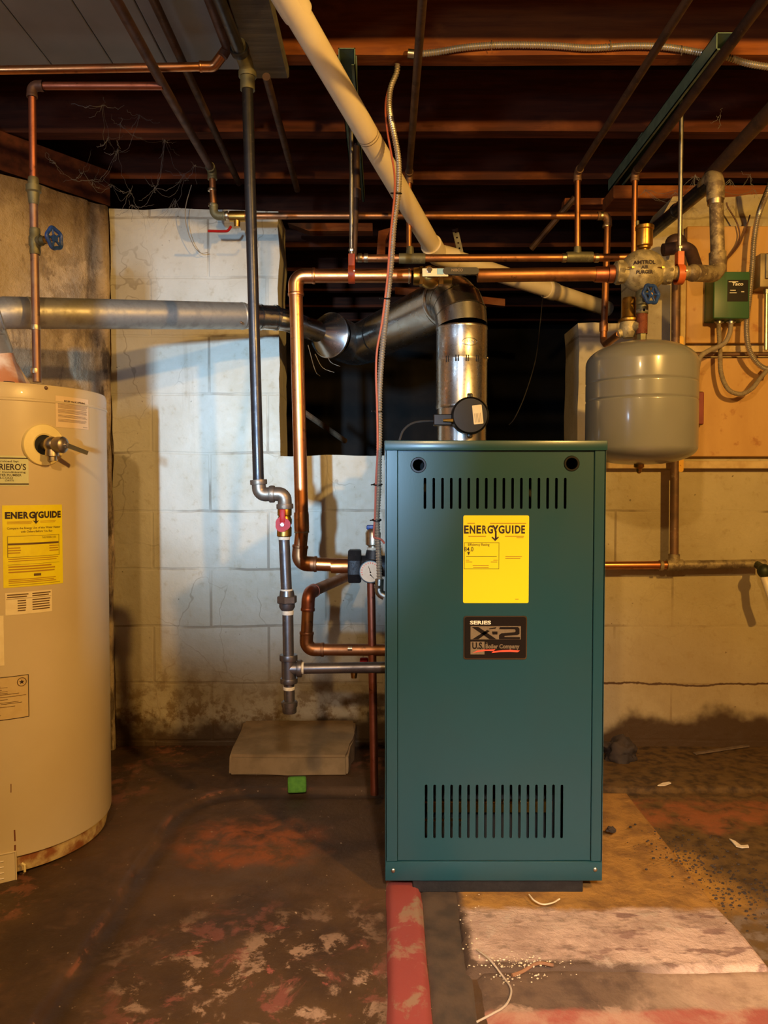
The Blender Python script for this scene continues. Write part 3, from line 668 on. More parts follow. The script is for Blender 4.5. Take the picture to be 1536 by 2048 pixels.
# run joint ring
p = e1.lerp(endp, .72); m = M(); m.tube([p-dirh*.004, p+dirh*.004], rf*1.025, 40, caps=False); ob('joint_ring', m, SHINY, flue)
# elbow towards the heater vent + increaser
c_big, c_small = P(661, 671, 2.645), P(634, 663, 2.585)
dcone = (c_big-c_small).normalized(); rs_ = 18.5*S(2.5)
m = M(); q = fillet([c_big, P(704, 690, 2.86), endp+dirh*.02, endp-dirh*.05], .10, 6); m.tube(q, rf*.985, 40, caps=False); ob('branch_elbow', m, SHINY, flue)
m = M(); m.tube([c_small-dcone*.012, c_small-dcone*.008, c_small+dcone*.004, c_big-dcone*.006, c_big-dcone*.004, c_big+dcone*.004, c_big+dcone*.008], [rs_*1.0, rs_*1.1, rs_*1.08, rf*.98, rf*1.04, rf*1.04, rf*.98], 44, caps=False); ob('increaser_cone', m, SHINY, flue)
# hanging wires under the vent
for a, b, c in (((616, 690), (630, 740), (640, 752)), ((630, 708), (645, 735), (668, 745)), ((655, 712), (662, 725), (680, 733))):
    m = M(); m.tube(smooth([P(*a, 2.6), P(*b, 2.6), P(*c, 2.62)], 8), .0012, 6); ob('hanging_wire', m, ZINC, flue)
# water heater vent
hv = thing('water_heater_vent_pipe', 'dull galvanised vent pipe running level from water heater across the block wall', 'vent pipe', P(20, 690, 2.0))
rh = 31.5*S(2.0)*.98; a0 = V((-1.0, 2.0, P(0, 705, 2.0).z)); h0 = P(47, 626, 1.99); h1 = P(489, 632, 2.38)
dh = (h1-h0).normalized()
cornr = V((-1.0, 2.0, P(0, 623, 2.0).z)); cornr = h0-dh*((h0.x+1.0)/dh.x)
m = M(); q = fillet([a0, cornr, h0+dh*.02], .115, 4); m.tube(q, rh*1.01, 36, caps=False); el = ob('elbow', m, GALV, hv, sharp=12)
for p, nx_ in ((q[2], q[3]), (q[3], q[4]), (q[4], q[5])):
    tg = (nx_-p).normalized(); m = M(); m.tube([p-tg*.003, p, p+tg*.003], [rh*1.02, rh*1.09, rh*1.02], 36, caps=False); ob('crimp_ring', m, GALV, el)
m = M(); m.tube([h0, h1], rh, 36, caps=False); run = ob('long_run', m, GALV, hv)
for f in (.02, .985):
    p = h0.lerp(h1, f); m = M(); m.tube([p-dh*.004, p, p+dh*.004], [rh*1.0, rh*1.035, rh*1.0], 36, caps=False); ob('bead', m, GALV, run)
for px, py in ((54, 612), (313, 627), (482, 645)):
    m = M(); m.ball(P(px, py, 1.97+.0008*px-.04), .004, 8, 6); ob('screw', m, COPPER_OLD, run)
k0, k1 = h1-dh*.01, P(556, 636, 2.44); dk = (k1-k0).normalized()
m = M(); m.tube([k0, k1], rh*.94, 32, caps=False); ob('short_section', m, SHINY, hv)
for f in (.5, .93):
    p = k0.lerp(k1, f); m = M(); m.tube([p-dk*.003, p+dk*.003], rh*1.0, 32, caps=False); ob('joint_ring', m, SHINY, hv)
m = M(); m.tube(fillet([k1-dk*.02, P(574, 641, 2.45), c_small+dcone*.002], .05, 5), rh*.86, 32, caps=False); ob('angled_section', m, SHINY, hv)
# ================================================================ DAMPER MOTOR
Yd = Yf-rf-.012; dc = P(938, 833, Yd); rd = 37*S(Yd-.04)
dm = thing('damper_motor', 'round black damper motor with white label strapped to shiny vent above boiler', 'motor', dc)
m = M(); m.lathe([(rd*.9, -.004), (rd*1.02, 0), (rd*1.02, .030), (rd*.99, .036), (rd*.93, .038), (rd*.91, .036)], dc, (0,-1,0), 40); ob('housing', m, BLACKPL, dm)
m = M(); a = dc+V((0, -.020, rd)); m.rbox((a.x-.008, a.y-.004, a.z-.006), (a.x+.008, a.y+.004, a.z+.012), .004, 2); m.cyl(a+V((0,-.006,.005)), a+V((0,-.003,.005)), .004); ob('mounting_lug', m, BLACKPL, dm); m = M()
a = dc+V((0, -.020, -rd)); m.rbox((a.x-.008, a.y-.004, a.z-.010), (a.x+.008, a.y+.004, a.z+.006), .004, 2); ob('mounting_lug', m, BLACKPL, dm)
m = M(); a, b = P(866, 830, Yd), P(902, 852, Yd); m.rbox((a.x, Yd-.03, b.z), (b.x, Yd+.005, a.z), .002, 1); ob('plug_box', m, BLACKPL, dm)
m = M(); m.tube([P(886, 841, Yd-.034), P(906, 841, Yd-.034)], [.004, .006], 10); ob('strain_relief', m, BRASS, dm)
zz = Yd-.0385; mx = Matrix.Translation((0, 0, 0))
def dl(u, v):  # tilted label on the motor face
    o = P(955.5, 829, zz); a = math.radians(6); return V((o.x+u*math.cos(a)-v*math.sin(a), zz, o.z+u*math.sin(a)+v*math.cos(a)))
m = M(); pts = rrect(-.0135, -.0265, .0135, .0265, .002, 3); m.poly([dl(*p) for p in pts], (0, .0008, 0)); m.mat(1)
for k in range(5): m.add([dl(u, v)+V((0,-.0003,0)) for u, v in ((-.009+.004*k, -.022), (-.0078+.004*k, -.022), (-.0078+.004*k, .004), (-.009+.004*k, .004))], [(0,1,2,3)])
ob('label', m, [CREAM_LABEL, INK_GREY], dm, 'small white label', flat=True)
m = M(); m.tube(smooth([P(868, 842, Yd-.012), P(842, 843, Yd), P(822, 848, Yd), P(806, 862, Yd), P(798, 884, Yd)], 8), .0035, 8); ob('cable', m, CABLE_BLK, dm)
# ================================================================ WATER HEATER
hc_, hr = V((-1.0, 2.0, 0)), .266
hz0, hz1 = .028, 1.166
wh = thing('water_heater', 'beige cylindrical water heater with yellow energy label and rusty base at left edge', 'water heater', (hc_.x, hc_.y, .03))
def cp(th, z, dr=0.): return V((hc_.x+(hr+dr)*math.sin(th), hc_.y-(hr+dr)*math.cos(th), z))
def hit(px, py, dr=0.):
    o = V((0, 0, CZ)); d = P(px, py, 1.)-o; ox, oy = -hc_.x, -hc_.y; r = hr+dr
    a, b, c = d.x*d.x+d.y*d.y, 2*(ox*d.x+oy*d.y), ox*ox+oy*oy-r*r; t = (-b-math.sqrt(max(0, b*b-4*a*c)))/(2*a)
    p = o+d*t; return math.atan2(p.x-hc_.x, hc_.y-p.y), p.z
m = M(); m.lathe([(hr*.94, hz0+.03), (hr*.997, hz0+.032), (hr, hz0+.036), (hr, hz1-.042), (hr+.0015, hz1-.040), (hr+.0015, hz1-.036), (hr, hz1-.034), (hr, hz1-.008), (hr*.99, hz1)], hc_, n=96, caps=True); ob('jacket', m, HEATER, wh)
m = M(); m.lathe([(hr*.95, hz0-.01), (hr*.965, hz0+.012), (hr*.955, hz0+.034)], hc_, n=80); ob('base_ring', m, HEATER_RUST, wh, 'rusty bottom ring')
m = M(); m.lathe([(.095, hz1-.0), (.085, hz1+.02), (.060, hz1+.06), (.046, hz1+.085), (rh*1.0, hz1+.105)], (hc_.x+.0, hc_.y, 0), n=40, caps=False); ob('draft_hood', m, pm('scorched_enamel', rgb(226,196,160), rgb(190,120,72), 9, .4, lo=.4, hi=.6), wh, 'scorched draft hood')
for a in (.1, .75, 1.35, -.5):
    m = M(); p = hc_+V((.098*math.sin(a), -.098*math.cos(a), hz1-.002)); m.rbox((-.014, -.002, 0), (.014, .004, .024), .002, 1, Matrix.Translation(p) @ Matrix.Rotation(a, 4, 'Z')); ob('hood_leg', m, BLACKMAT, wh)
for px, py in ((92, 776),):
    th, z = hit(px, py); m = M(); m.ball(cp(th, z), .0045, 10, 6); ob('screw', m, COPPER_OLD, wh)
m = M(); th, z = hit(212, 675); 
# labels, printed sheets wrapped on the cylinder
def cfn(th0, z0, tilt, dr): return lambda u, v: cp(th0+(u*math.cos(tilt)-v*math.sin(tilt))/hr, z0+u*math.sin(tilt)+v*math.cos(tilt), dr)
def clabel(name, c, w, h, tilt, mats, draw, label):
    th, z = hit(*c); m = M(); m.strip(cfn(th, z, tilt, .0008), -w/2, -h/2, w/2, h/2, 14)
    draw(m, cfn(th, z, tilt, .0014), w, h); return ob(name, m, mats, wh, label)
def rows(m, fn, x0, x1, ys, hh, k=1, rag=.12):
    m.mat(k)
    for y in ys: m.strip(fn, x0, y-hh/2, x1-(x1-x0)*rag*random.random(), y+hh/2, 6)
def d_energy(m, fn, w, h):
    px = w/122; Y = lambda r: h/2-r*h
    m.mat(1); o = lambda u0, v0: (lambda u, v: fn(u0+u, v0+v))
    
    for w_, xa, xb in (('E', -.44, -.355), ('N', -.35, -.255), ('E', -.245, -.165), ('R', -.155, -.07), ('G', -.065, .035), ('G', .085, .18), ('U', .19, .275), ('I', .287, .315), ('D', .325, .42), ('E', .427, .49)): m.fit(w_, (xa-.02)*w, (xb-.02)*w, Y(.122), .085*h, fn, .05)
    q_ = [(-.01, .163), (.015, .163), (.028, .14), (.041, .163), (.07, .163), (.04, .115), (.04, .09), (.012, .09), (.012, .115)]; m.add([fn((a)*w, h/2-(.245-b)*h) for a, b in q_], [tuple(range(len(q_)))])
    m.strip(fn, w*.015, Y(.21), w*.042, Y(.13), 1); m.add([fn(w*.028+a*w, Y(.205)+b*h) for a, b in ((-.055, .018), (0, -.028), (.055, .018), (0, .0))], [(0,1,2,3)])
    m.mat(2); m.fit('Compare the Energy Use of this Water Heater', -.43*w, .46*w, Y(.283), .034*h, fn, .012); m.fit('with Others Before You Buy', -.22*w, .31*w, Y(.327), .034*h, fn, .012)
    for a, b, c, d_ in ((-.43, .375, .43, .379), (-.43, .63, .43, .634)): m.strip(fn, a*w, Y(d_), c*w, Y(b), 8)
    for a in (-.43, .425): m.strip(fn, a*w, Y(.634), (a+.008)*w, Y(.375), 1)
    m.strip(fn, -.42*w, Y(.485), .42*w, Y(.462), 8); m.strip(fn, -.43*w, Y(.725), .43*w, Y(.722), 8)
    m.text('THIS MODEL USES', .032*h, o(.25*w, Y(.405)), 0, sx=.7)
    m.strip(fn, -.02*w, Y(.875), .10*w, Y(.845), 2)
    rows(m, fn, -.43*w, -.02*w, [Y(.20), Y(.212), Y(.224)], .005*h, 3); rows(m, fn, .1*w, .38*w, [Y(.2), Y(.215)], .005*h, 3)
    rows(m, fn, -.42*w, -.22*w, [Y(.52), Y(.55), Y(.58)], .012*h, 3); rows(m, fn, .25*w, .42*w, [Y(.51), Y(.54), Y(.57)], .012*h, 3)
    rows(m, fn, -.42*w, .42*w, [Y(.655), Y(.68)], .008*h, 3); rows(m, fn, -.42*w, .36*w, [Y(.75), Y(.782), Y(.815)], .016*h, 3); rows(m, fn, -.42*w, .42*w, [Y(.905), Y(.925), Y(.945)], .009*h, 3); m.mat(2); m.strip(fn, -.42*w, Y(.975), .44*w, Y(.971), 8)
tl, tr, b_l = hit(10, 1010), hit(128, 1007), hit(12, 1175)
clabel('energy_label', (69, 1091), (tr[0]-tl[0])*hr, tl[1]-b_l[1], 0, [YELLOW_OLD, INK, INK_BROWN, INK_FAINT], d_energy, 'yellow energy guide label')
def d_temp(m, fn, w, h):
    rows(m, fn, -.46*w, 0.0*w, [h*.40, h*.30], .05*h); rows(m, fn, .06*w, .47*w, [h*.40, h*.30], .05*h); m.strip(fn, -.48*w, h*.21, .48*w, h*.225, 6)
    rows(m, fn, -.25*w, -.07*w, [h*(.12-.11*k) for k in range(5)], .05*h); rows(m, fn, .06*w, .47*w, [h*(.12-.11*k) for k in range(5)], .05*h)
tl, tr, b_l = hit(12, 1183), hit(105, 1183), hit(12, 1228)
clabel('temperature_label', (59, 1205), (tr[0]-tl[0])*hr, tl[1]-b_l[1], 0, [CREAM_LABEL, INK_BROWN], d_temp, 'cream temperature label')
def d_rel(m, fn, w, h):
    m.mat(1); m.fit('RELIEF VALVE OPENING', -.28*w, .36*w, .35*h, .055*h, fn, .02)
    rows(m, fn, -.44*w, .46*w, [h*(.26-.034*k) for k in range(5)], .014*h, 2); rows(m, fn, -.44*w, .46*w, [h*(.07-.034*k) for k in range(4)], .014*h, 2); rows(m, fn, -.44*w, .46*w, [h*(-.10-.034*k) for k in range(3)], .014*h, 2); rows(m, fn, -.44*w, .46*w, [h*(-.24-.034*k) for k in range(3)], .014*h, 2); rows(m, fn, .28*w, .46*w, [h*-.44], .014*h, 2)
tl, tr, b_l = hit(115, 794), hit(179, 798), hit(118, 857)
clabel('relief_label', (147.5, 826), (tr[0]-tl[0])*hr, tl[1]-b_l[1], 0.0, [PINK_LABEL, INK, INK_GREY], d_rel, 'pinkish relief valve label')
def d_serv(m, fn, w, h):
    m.mat(1); o = lambda u0, v0: (lambda u, v: fn(u0+u, v0+v)); e = w/2
    m.strip(fn, -w/2, h*.40, w/2, h*.44, 8); m.strip(fn, -w/2, -h*.46, w/2, -h*.42, 8)
    k_ = .0634/57
    def row(s, xa, xb, yc, hh, b=.01): m.fit(s, e-(57-xa)*k_, e-(57-xb)*k_, (942-yc)/60*h, hh/60*h, fn, b)
    row('Heater Serviced by:', -32, 38, 923.5, 5); row("RIERO'S", 1.5, 52, 934, 13, .02); row('Plumbing, Heating & Air Conditioning', -78, 51, 945, 5); row('MASTER PLUMBER', -10, 43, 950.5, 4.5); row('Phone 943-COLD', -26, 27, 956, 4.2); row('(2653)', 12, 28, 961.5, 4.2)
tl, tr, b_l = hit(0, 912), hit(57, 913), hit(30, 972)
thc = tr[0]-.055/hr; m_ = hit(57, 942)
def clabel_at(name, th, z, w, h, mats, draw, label):
    m = M(); m.strip(cfn(th, z, 0, .0008), -w/2, -h/2, w/2, h/2, 14); draw(m, cfn(th, z, 0, .0014), w, h); return ob(name, m, mats, wh, label)
clabel_at('service_label', m_[0]-.07/hr, m_[1], .14, hit(30, 912)[1]-hit(30, 972)[1], [GREEN_LABEL, INK], d_serv, 'pale green plumber label')
def d_strip(m, fn, w, h): rows(m, fn, -.45*w, .42*w, [h*(.46-.05*k) for k in range(19)], .018*h, 1, .3)
tl, b_l = hit(7, 1231), hit(7, 1331)
clabel_at('instruction_label', tl[0]-.05/hr, (tl[1]+b_l[1])/2, .10, tl[1]-b_l[1], [CREAM_LABEL, INK_BROWN], d_strip, 'cream instruction label')
def d_rate(m, fn, w, h):
    m.mat(1)
    for a, b, c, d_ in ((-.5, .485, .5, .5), (-.5, -.5, .5, -.485)): m.strip(fn, a*w, b*h, c*w, d_*h, 10)
    for a in (-.5, .49): m.strip(fn, a*w, -.5*h, (a+.01)*w, .5*h, 1)
    cx, cy, r = w/2-.0150, h/2-.0160, .0062
    m.add([fn(cx+r*(1 if k % 2 == 0 else .42)*math.sin(k*PI/5), cy+r*(1 if k % 2 == 0 else .42)*math.cos(k*PI/5)) for k in range(10)], [tuple(range(10))])
    m.mat(2); m.add([fn(cx+q*math.cos(2*PI*k/24), cy+q*math.sin(2*PI*k/24)) for q in (.0088, .0105) for k in range(24)], [(k, (k+1) % 24, 24+(k+1) % 24, 24+k) for k in range(24)])
    for y, a, b in ((.28, -.45, .1), (.2, -.45, .12), (.12, -.45, .2), (.09, .0, .36), (.03, -.45, .46), (-.03, -.4, .2), (-.1, -.45, .35), (-.13, .1, .4), (-.2, -.45, .3), (-.38, -.45, .1)): m.strip(fn, a*w, y*h-.0006, b*w, y*h+.0006, 6)
    for y in (.25, .16): m.strip(fn, .02*w, y*h-.0004, .2*w, y*h+.0004, 2)
tl, b_l = hit(57, 1348), hit(57, 1433)
clabel_at('rating_plate', tl[0]-.075/hr, (tl[1]+b_l[1])/2, .15, tl[1]-b_l[1], [pm('tan_plate', rgb(206,178,124), rgb(200,170,116), 40, .45), INK, INK_BROWN], d_rate, 'tan rating plate with black border')
# relief valve with its round escutcheon
th, z = hit(87, 890); nr = V((math.sin(th), -math.cos(th), 0)); tn = V((math.cos(th), math.sin(th), 0)); up = V((0,0,1)); cc = cp(th, z)
R1 = 43*S(1.77)
m = M(); m.lathe([(R1*.48, .001), (R1*.48, .006), (R1*.55, .008), (R1*.96, .005), (R1, .002), (R1*1.0, -.006)], cc, nr, 48, caps=False); ob('escutcheon', m, CREAM_DISC, wh, 'cream plastic ring')
m = M(); m.lathe([(R1*.48, .004), (.004, .0035)], cc, nr, 32); ob('dark_recess', m, DARK_IN, wh)
rv = M(); c2 = cc+nr*.035+tn*.004
rv.tube([cc, c2], .012, 16); rv.ball(c2, .019, 18, 10); rv.tube([c2, c2-up*.027], [.014, .0155], 18); rv.tube([c2-up*.027, c2-up*.038], [.0105, .0105], 14)
ax_ = (nr+tn*.55-up*.05).normalized(); rv.lathe([(.014, .0), (.0185, .014), (.0195, .030), (.0165, .034), (.008, .037)], c2, ax_, 22)
rvo = ob('relief_valve', rv, BRASS_NICKEL, wh, 'nickel relief valve')
m = M(); h_ = c2+ax_*.036; ld = (tn*.9-up*.36+nr*.3).normalized(); sd = ld.cross(ax_).normalized()
m.poly([h_-sd*.006, h_+sd*.006, h_+ld*.05+sd*.005, h_+ld*.05-sd*.005], ax_*.003); m.tube([h_-ax_*.004, h_+ax_*.006], .005, 10); ob('test_lever', m, CHROME, rvo)
# access cover low on the tank
tl, br2 = hit(31, 1702), hit(35, 1782)
def d_none(m, fn, w, h):
    for k in range(5): m.strip(fn, -.4*w, h*(.3-.13*k), .30*w, h*(.33-.13*k), 8)
th_ = tl[0]-.06/hr; z_ = (tl[1]+br2[1])/2; hh = tl[1]-br2[1]; m = M()
fn = cfn(th_, z_, 0, .003); m.strip(fn, -.06, -hh/2, .06, hh/2, 12); f0 = cfn(th_, z_, 0, .0)
for a, b in (((-.06, hh/2), (.06, hh/2)), ((.06, hh/2), (.06, -hh/2)), ((.06, -hh/2), (-.06, -hh/2))):
    m.tube([fn(a[0]+(b[0]-a[0])*i/8, a[1]+(b[1]-a[1])*i/8) for i in range(9)], .0022, 8)
for k in range(5): m.tube([fn(-.05+.085*i/8, hh*(.32-.14*k)) for i in range(9)], .0018, 6)
ob('access_cover', m, HEATER, wh)
m = M(); q = hit(43, 1725); q2 = hit(49, 1742); m.tube([cp(*q, .004), cp(q[0]+.02, q[1]-.004, .007), cp(*q2, .004)], .0028, 8); ob('cover_clip', m, CREAM_DISC, wh)
for (xa, ya), (xb, yb), wd in (((29, 1660), (30, 1682), .0016), ((30, 1690), (30, 1705), .0018), ((22, 1568), (22, 1585), .0009), ((92, 1769), (96, 1764), .0016), ((66, 1773), (70, 1766), .0016)):
    m = M(); a, b = hit(xa, ya), hit(xb, yb); m.tube([cp(*a, 0.), cp(*b, 0.)], wd, 6); ob('rust_scratch', m, RUST, wh)
X = V((1,0,0))
# ================================================================ PIPE HELPERS
def ring(m, p, d, r, l, n=20): d = d.normalized(); m.tube([p-d*l/2, p-d*l*.3, p+d*l*.3, p+d*l/2], [r*.97, r, r, r*.97], n)
def elbowm(m, a, b, c, r, R, leg, bead=True):
    a, b, c = V(a), V(b), V(c); d0, d1 = (a-b).normalized(), (c-b).normalized()
    q = fillet([b+d0*leg, b, b+d1*leg], R, 10); m.tube(q, r, 22)
    if bead: ring(m, b+d0*(leg-.004), d0, r*1.07, .008); ring(m, b+d1*(leg-.004), d1, r*1.07, .008)
def hexn(m, p, d, r, l, rot=0): m.lathe([(r*.93, -l/2), (r, -l/2+.002), (r, l/2-.002), (r*.93, l/2)], p, d, 6, rot=rot)
def wheel(parent, c, ax, r, mat, name='handwheel', lobes=5):
    ax = ax.normalized(); u, w = ortho(ax); m = M(); n = 50
    m.tube([c+(u*math.cos(2*PI*i/n)+w*math.sin(2*PI*i/n))*r*(1+.07*math.cos(lobes*2*PI*i/n)) for i in range(n)], r*.2, 10, closed=True)
    for k in range(lobes):
        a = 2*PI*k/lobes; m.tube([c, c+(u*math.cos(a)+w*math.sin(a))*r], r*.12, 8)
    m.lathe([(r*.36, -r*.14), (r*.40, 0), (r*.34, r*.16)], c, ax, 16); return ob(name, m, mat, parent)
# ================================================================ MAIN COPPER SUPPLY
YM = 2.17; rM = 13.4*S(YM)
A, B, Cc, Dd = P(705, 1131, YM), P(597, 1127, YM), P(591, 552, YM), P(1222, 548, YM)
B2 = P(604, 1060, YM)
main = thing('copper_supply_pipe', 'large bright copper supply pipe, tall riser and level run above boiler', 'pipe', B)
m = M(); m.tube(fillet([A, B, B2, Cc, P(822, 552, YM)], .03, 8), rM, 26); ob('tube', m, COPPER, main)
m = M(); m.tube([P(955, 551, YM), Dd], rM, 26); ob('tube', m, COPPER_DULL, main)
m = M(); elbowm(m, B2, Cc, P(822, 552, YM), rM*1.12, .040, .055); ob('elbow', m, COPPER, main)
m = M(); elbowm(m, A, B, B2, rM*1.13, .038, .052); ob('elbow', m, COPPER_DULL, main)
m = M(); d = (Cc-B2).normalized(); ring(m, P(603, 1044, YM), d, rM*1.13, .055, 24); ob('coupling', m, COPPER, main)
for p_, d_ in ((P(603.5, 1064, YM), d), (P(592, 588, YM), d), (P(818, 552, YM), V((1,0,0)))):
    m = M(); ring(m, p_, d_, rM*1.14, .0045, 24); ob('solder_ring', m, SOLDER, main)
m = M(); ring(m, P(680, 1132, YM), V((1,0,0)), rM*1.12, .05, 24); ob('adapter', m, COPPER, main)
m = M(); ring(m, P(1202, 549, YM), V((1,0,0)), rM*1.14, .035, 24); ring(m, P(1221, 548, YM), V((1,0,0)), rM*1.3, .016, 24); ob('end_fitting', m, COPPER_RED, main)
# ball valve
bv = thing('ball_valve', 'brass ball valve with flat dark lever on horizontal copper pipe', 'valve', P(876, 550, YM))
c = P(857, 553, YM); m = M(); ring(m, c-V((.029,0,0)), V((1,0,0)), rM*1.28, .026); hexn(m, c-V((.02,0,0)), V((1,0,0)), rM*1.5, .012); m.ball(c+V((.004,0,-.003)), (.032, .031, .032), 22, 14); ring(m, c+V((.042,0,0)), V((1,0,0)), rM*1.28, .045); hexn(m, c+V((.034,0,0)), V((1,0,0)), rM*1.5, .014)
ob('valve_body', m, BRASS, bv)
m = M(); s0 = c+V((0,-.03,.004)); m.cyl(s0, s0+V((0,-.016,0)), .010); ob('stem', m, BRASS, bv)
m = M(); hexn(m, s0+V((0,-.021,0)), V((0,-1,0)), .0085, .007); ob('lever_nut', m, CHROME, bv)
a, b = P(844, 537, YM-.045), P(888, 550, YM-.045); yl = YM-.05
m = M(); m.rbox((a.x, yl, b.z-.006), (b.x+.012, yl+.003, a.z), .001, 1); ob('lever_plate', m, ZINC, bv)
m = M(); q0, q1 = P(874, 537, yl), P(887, 549, yl); m.rbox((q0.x, yl-.001, q1.z), (q1.x, yl+.0005, q0.z), .0004, 1); ob('sticker', m, pm('pale_blue_sticker', rgb(150,200,226), None, rough=.4), bv, 'pale blue sticker')
a, b = P(886, 535, yl), P(958, 549, yl); m = M(); m.poly([V((x, yl-.003, z)) for x, z in rrect(a.x, b.z, b.x, a.z, .0095, 6)], (0, .011, 0))
m.mat(1); o = P(914, 541, yl); m.text('NIBCO', .010, lambda u, v: V((o.x+u, yl-.0036, o.z+v)), .0002, sx=1.0); ob('lever_grip', m, [pm('dark_grip', rgb(44,39,36), rgb(36,33,31), 60, .45), INK_GREY], bv)
# black union tee, gauge, relief valve, discharge
ut = thing('union_tee', 'black cast union nut and tee between copper elbow and boiler side', 'pipe fitting', P(710, 1133, YM))
c = P(709.5, 1132, YM); m = M(); m.lathe([(.047, -.018), (.050, -.014), (.050, .014), (.047, .018)], c, (1,0,0), 8, rot=PI/8); ob('union_nut', m, BLACKMAT, ut)
m = M(); m.tube([c+V((.017,0,0)), V((bx0, YM, c.z))], .030, 20); e = P(747, 1118, YM); m.tube([V((e.x, YM, c.z)), P(747, 1100, YM)], [.030, .020], 18); ob('tee_body', m, BLACKMAT, ut)
m = M()
for k, (du, dv) in enumerate(((-.004, .012), (.004, .004), (-.003, -.004), (.005, -.012), (.0, .0))): m.rbox((c.x+du-.003, YM-.0475, c.z+dv-.0015), (c.x+du+.003, YM-.044, c.z+dv+.0015), .0006, 1)
ob('cast_mark', m, BLACKMAT, ut)
g = thing('pressure_gauge', 'round cream faced gauge on black tee left of boiler', 'gauge', P(742, 1143, YM-.05))
gc = P(741, 1143, YM-.055); gr = 23.5*S(YM-.05)
m = M(); m.tube([gc+V((0,.06,0)), gc+V((0,.012,0))], .007, 10); m.lathe([(gr*.9, -.014), (gr, -.01), (gr, .004), (gr*.96, .007), (gr*.9, .007), (gr*.88, .003)], gc, (0,-1,0), 36, caps=True); ob('case', m, BLACKPL, g)
m = M(); m.poly([gc+V((gr*.89*math.cos(2*PI*i/36), -.0042, gr*.89*math.sin(2*PI*i/36))) for i in range(36)], (0,.0006,0)); m.mat(1)
for i in range(15):
    a = math.radians(200-i*15.7); u, w = V((math.cos(a), 0, math.sin(a))), V((-math.sin(a), 0, math.cos(a))); o = gc+V((0,-.0046,0)); m.add([o+u*gr*.68-w*.0011, o+u*gr*.80-w*.0011, o+u*gr*.80+w*.0011, o+u*gr*.68+w*.0011], [(0,1,2,3)])
ob('dial', m, [pm('gauge_face', rgb(232,206,170), rgb(224,196,158), 60, .5), REDINK], g)
m = M(); m.tube([gc+V((0,-.0055,-.002)), gc+V((-.006,-.0055,.016))], [.0012,.0005], 6); m.tube([gc+V((0,-.0055,-.009)), gc+V((.010,-.0055,-.019))], [.0012,.0005], 6); m.ball(gc+V((0,-.005,-.002)), .0022, 8, 6); m.ball(gc+V((0,-.005,-.009)), .0022, 8, 6); ob('needle', m, INK, g)
rlf = thing('relief_valve', 'brass relief valve with blue lever standing on black tee', 'valve', P(746, 1100, YM))
m = M(); m.lathe([(.014, P(0,1100,YM).z), (.014, P(0,1092,YM).z), (.021, P(0,1089,YM).z), (.022, P(0,1066,YM).z), (.017, P(0,1060,YM).z), (.013, P(0,1057,YM).z)], (P(746,1080,YM).x, YM, 0), n=18); ob('valve_body', m, BRASS_NICKEL, rlf)
m = M(); a, b = P(733, 1050, YM), P(756, 1059, YM); m.rbox((a.x, YM-.008, b.z), (b.x, YM+.008, a.z), .003, 2); ob('lever', m, BLUEW, rlf)
m = M(); ring(m, P(746, 1097, YM), V((0,0,1)), .0165, .007); ob('thread_tape', m, TAPE, rlf)
m = M(); d0, d1 = P(742, 1150, 2.13), P(749, 1589, 2.13); m.tube([d0, d1], 8.3*S(2.13), 18); single('discharge_pipe', m, COPPER_RED, 'reddish copper discharge pipe hanging down beside boiler left side', 'pipe')
# lower copper return
YR = 2.13; rR = 12*S(YR)
ret = thing('copper_return_pipe', 'copper return pipe dropping and turning into lower left of boiler', 'pipe', P(614, 1290, YR))
f0, f1, f2, f3 = P(702, 1149, 2.55), P(617, 1186, YR), P(612, 1299, YR), P(771, 1300, YR)
f3 = V((bx0, YR, P(771, 1300, YR).z))
m = M(); m.tube(fillet([f0, f1, f2, f3], .03, 8), rR, 24); ob('tube', m, COPPER_DULL, ret)
m = M(); elbowm(m, f1, f2, f3, rR*1.12, .036, .05); ob('elbow', m, COPPER_DULL, ret)
m = M(); elbowm(m, f0, f1, f2, rR*1.12, .034, .05); ob('elbow', m, COPPER_RED, ret)
m = M(); ring(m, P(700, 1297, YR-.015), V((1,0,0)), .006, .012); ob('solder_spot', m, SOLDER, ret)
m = M(); p = P(728, 1322, YR+.06); m.rbox((p.x-.012, p.y-.006, p.z-.008), (p.x+.012, p.y+.006, p.z+.010), .004, 2)
dv = thing('drain_valve', 'small brass drain valve with red handle behind black gas pipe', 'valve', P(707, 1355, YR+.06)); ob('handle', m, REDV, dv)
m = M(); m.tube([P(728, 1330, YR+.06), P(728, 1338, YR+.06)], .006, 10); m.tube([P(707, 1340, YR+.06), P(770, 1340, YR+.06)], .010, 12); m.tube([P(708, 1340, YR+.06), P(708, 1356, YR+.06)], [.011, .008], 12); ob('valve_body', m, BRASS, dv)
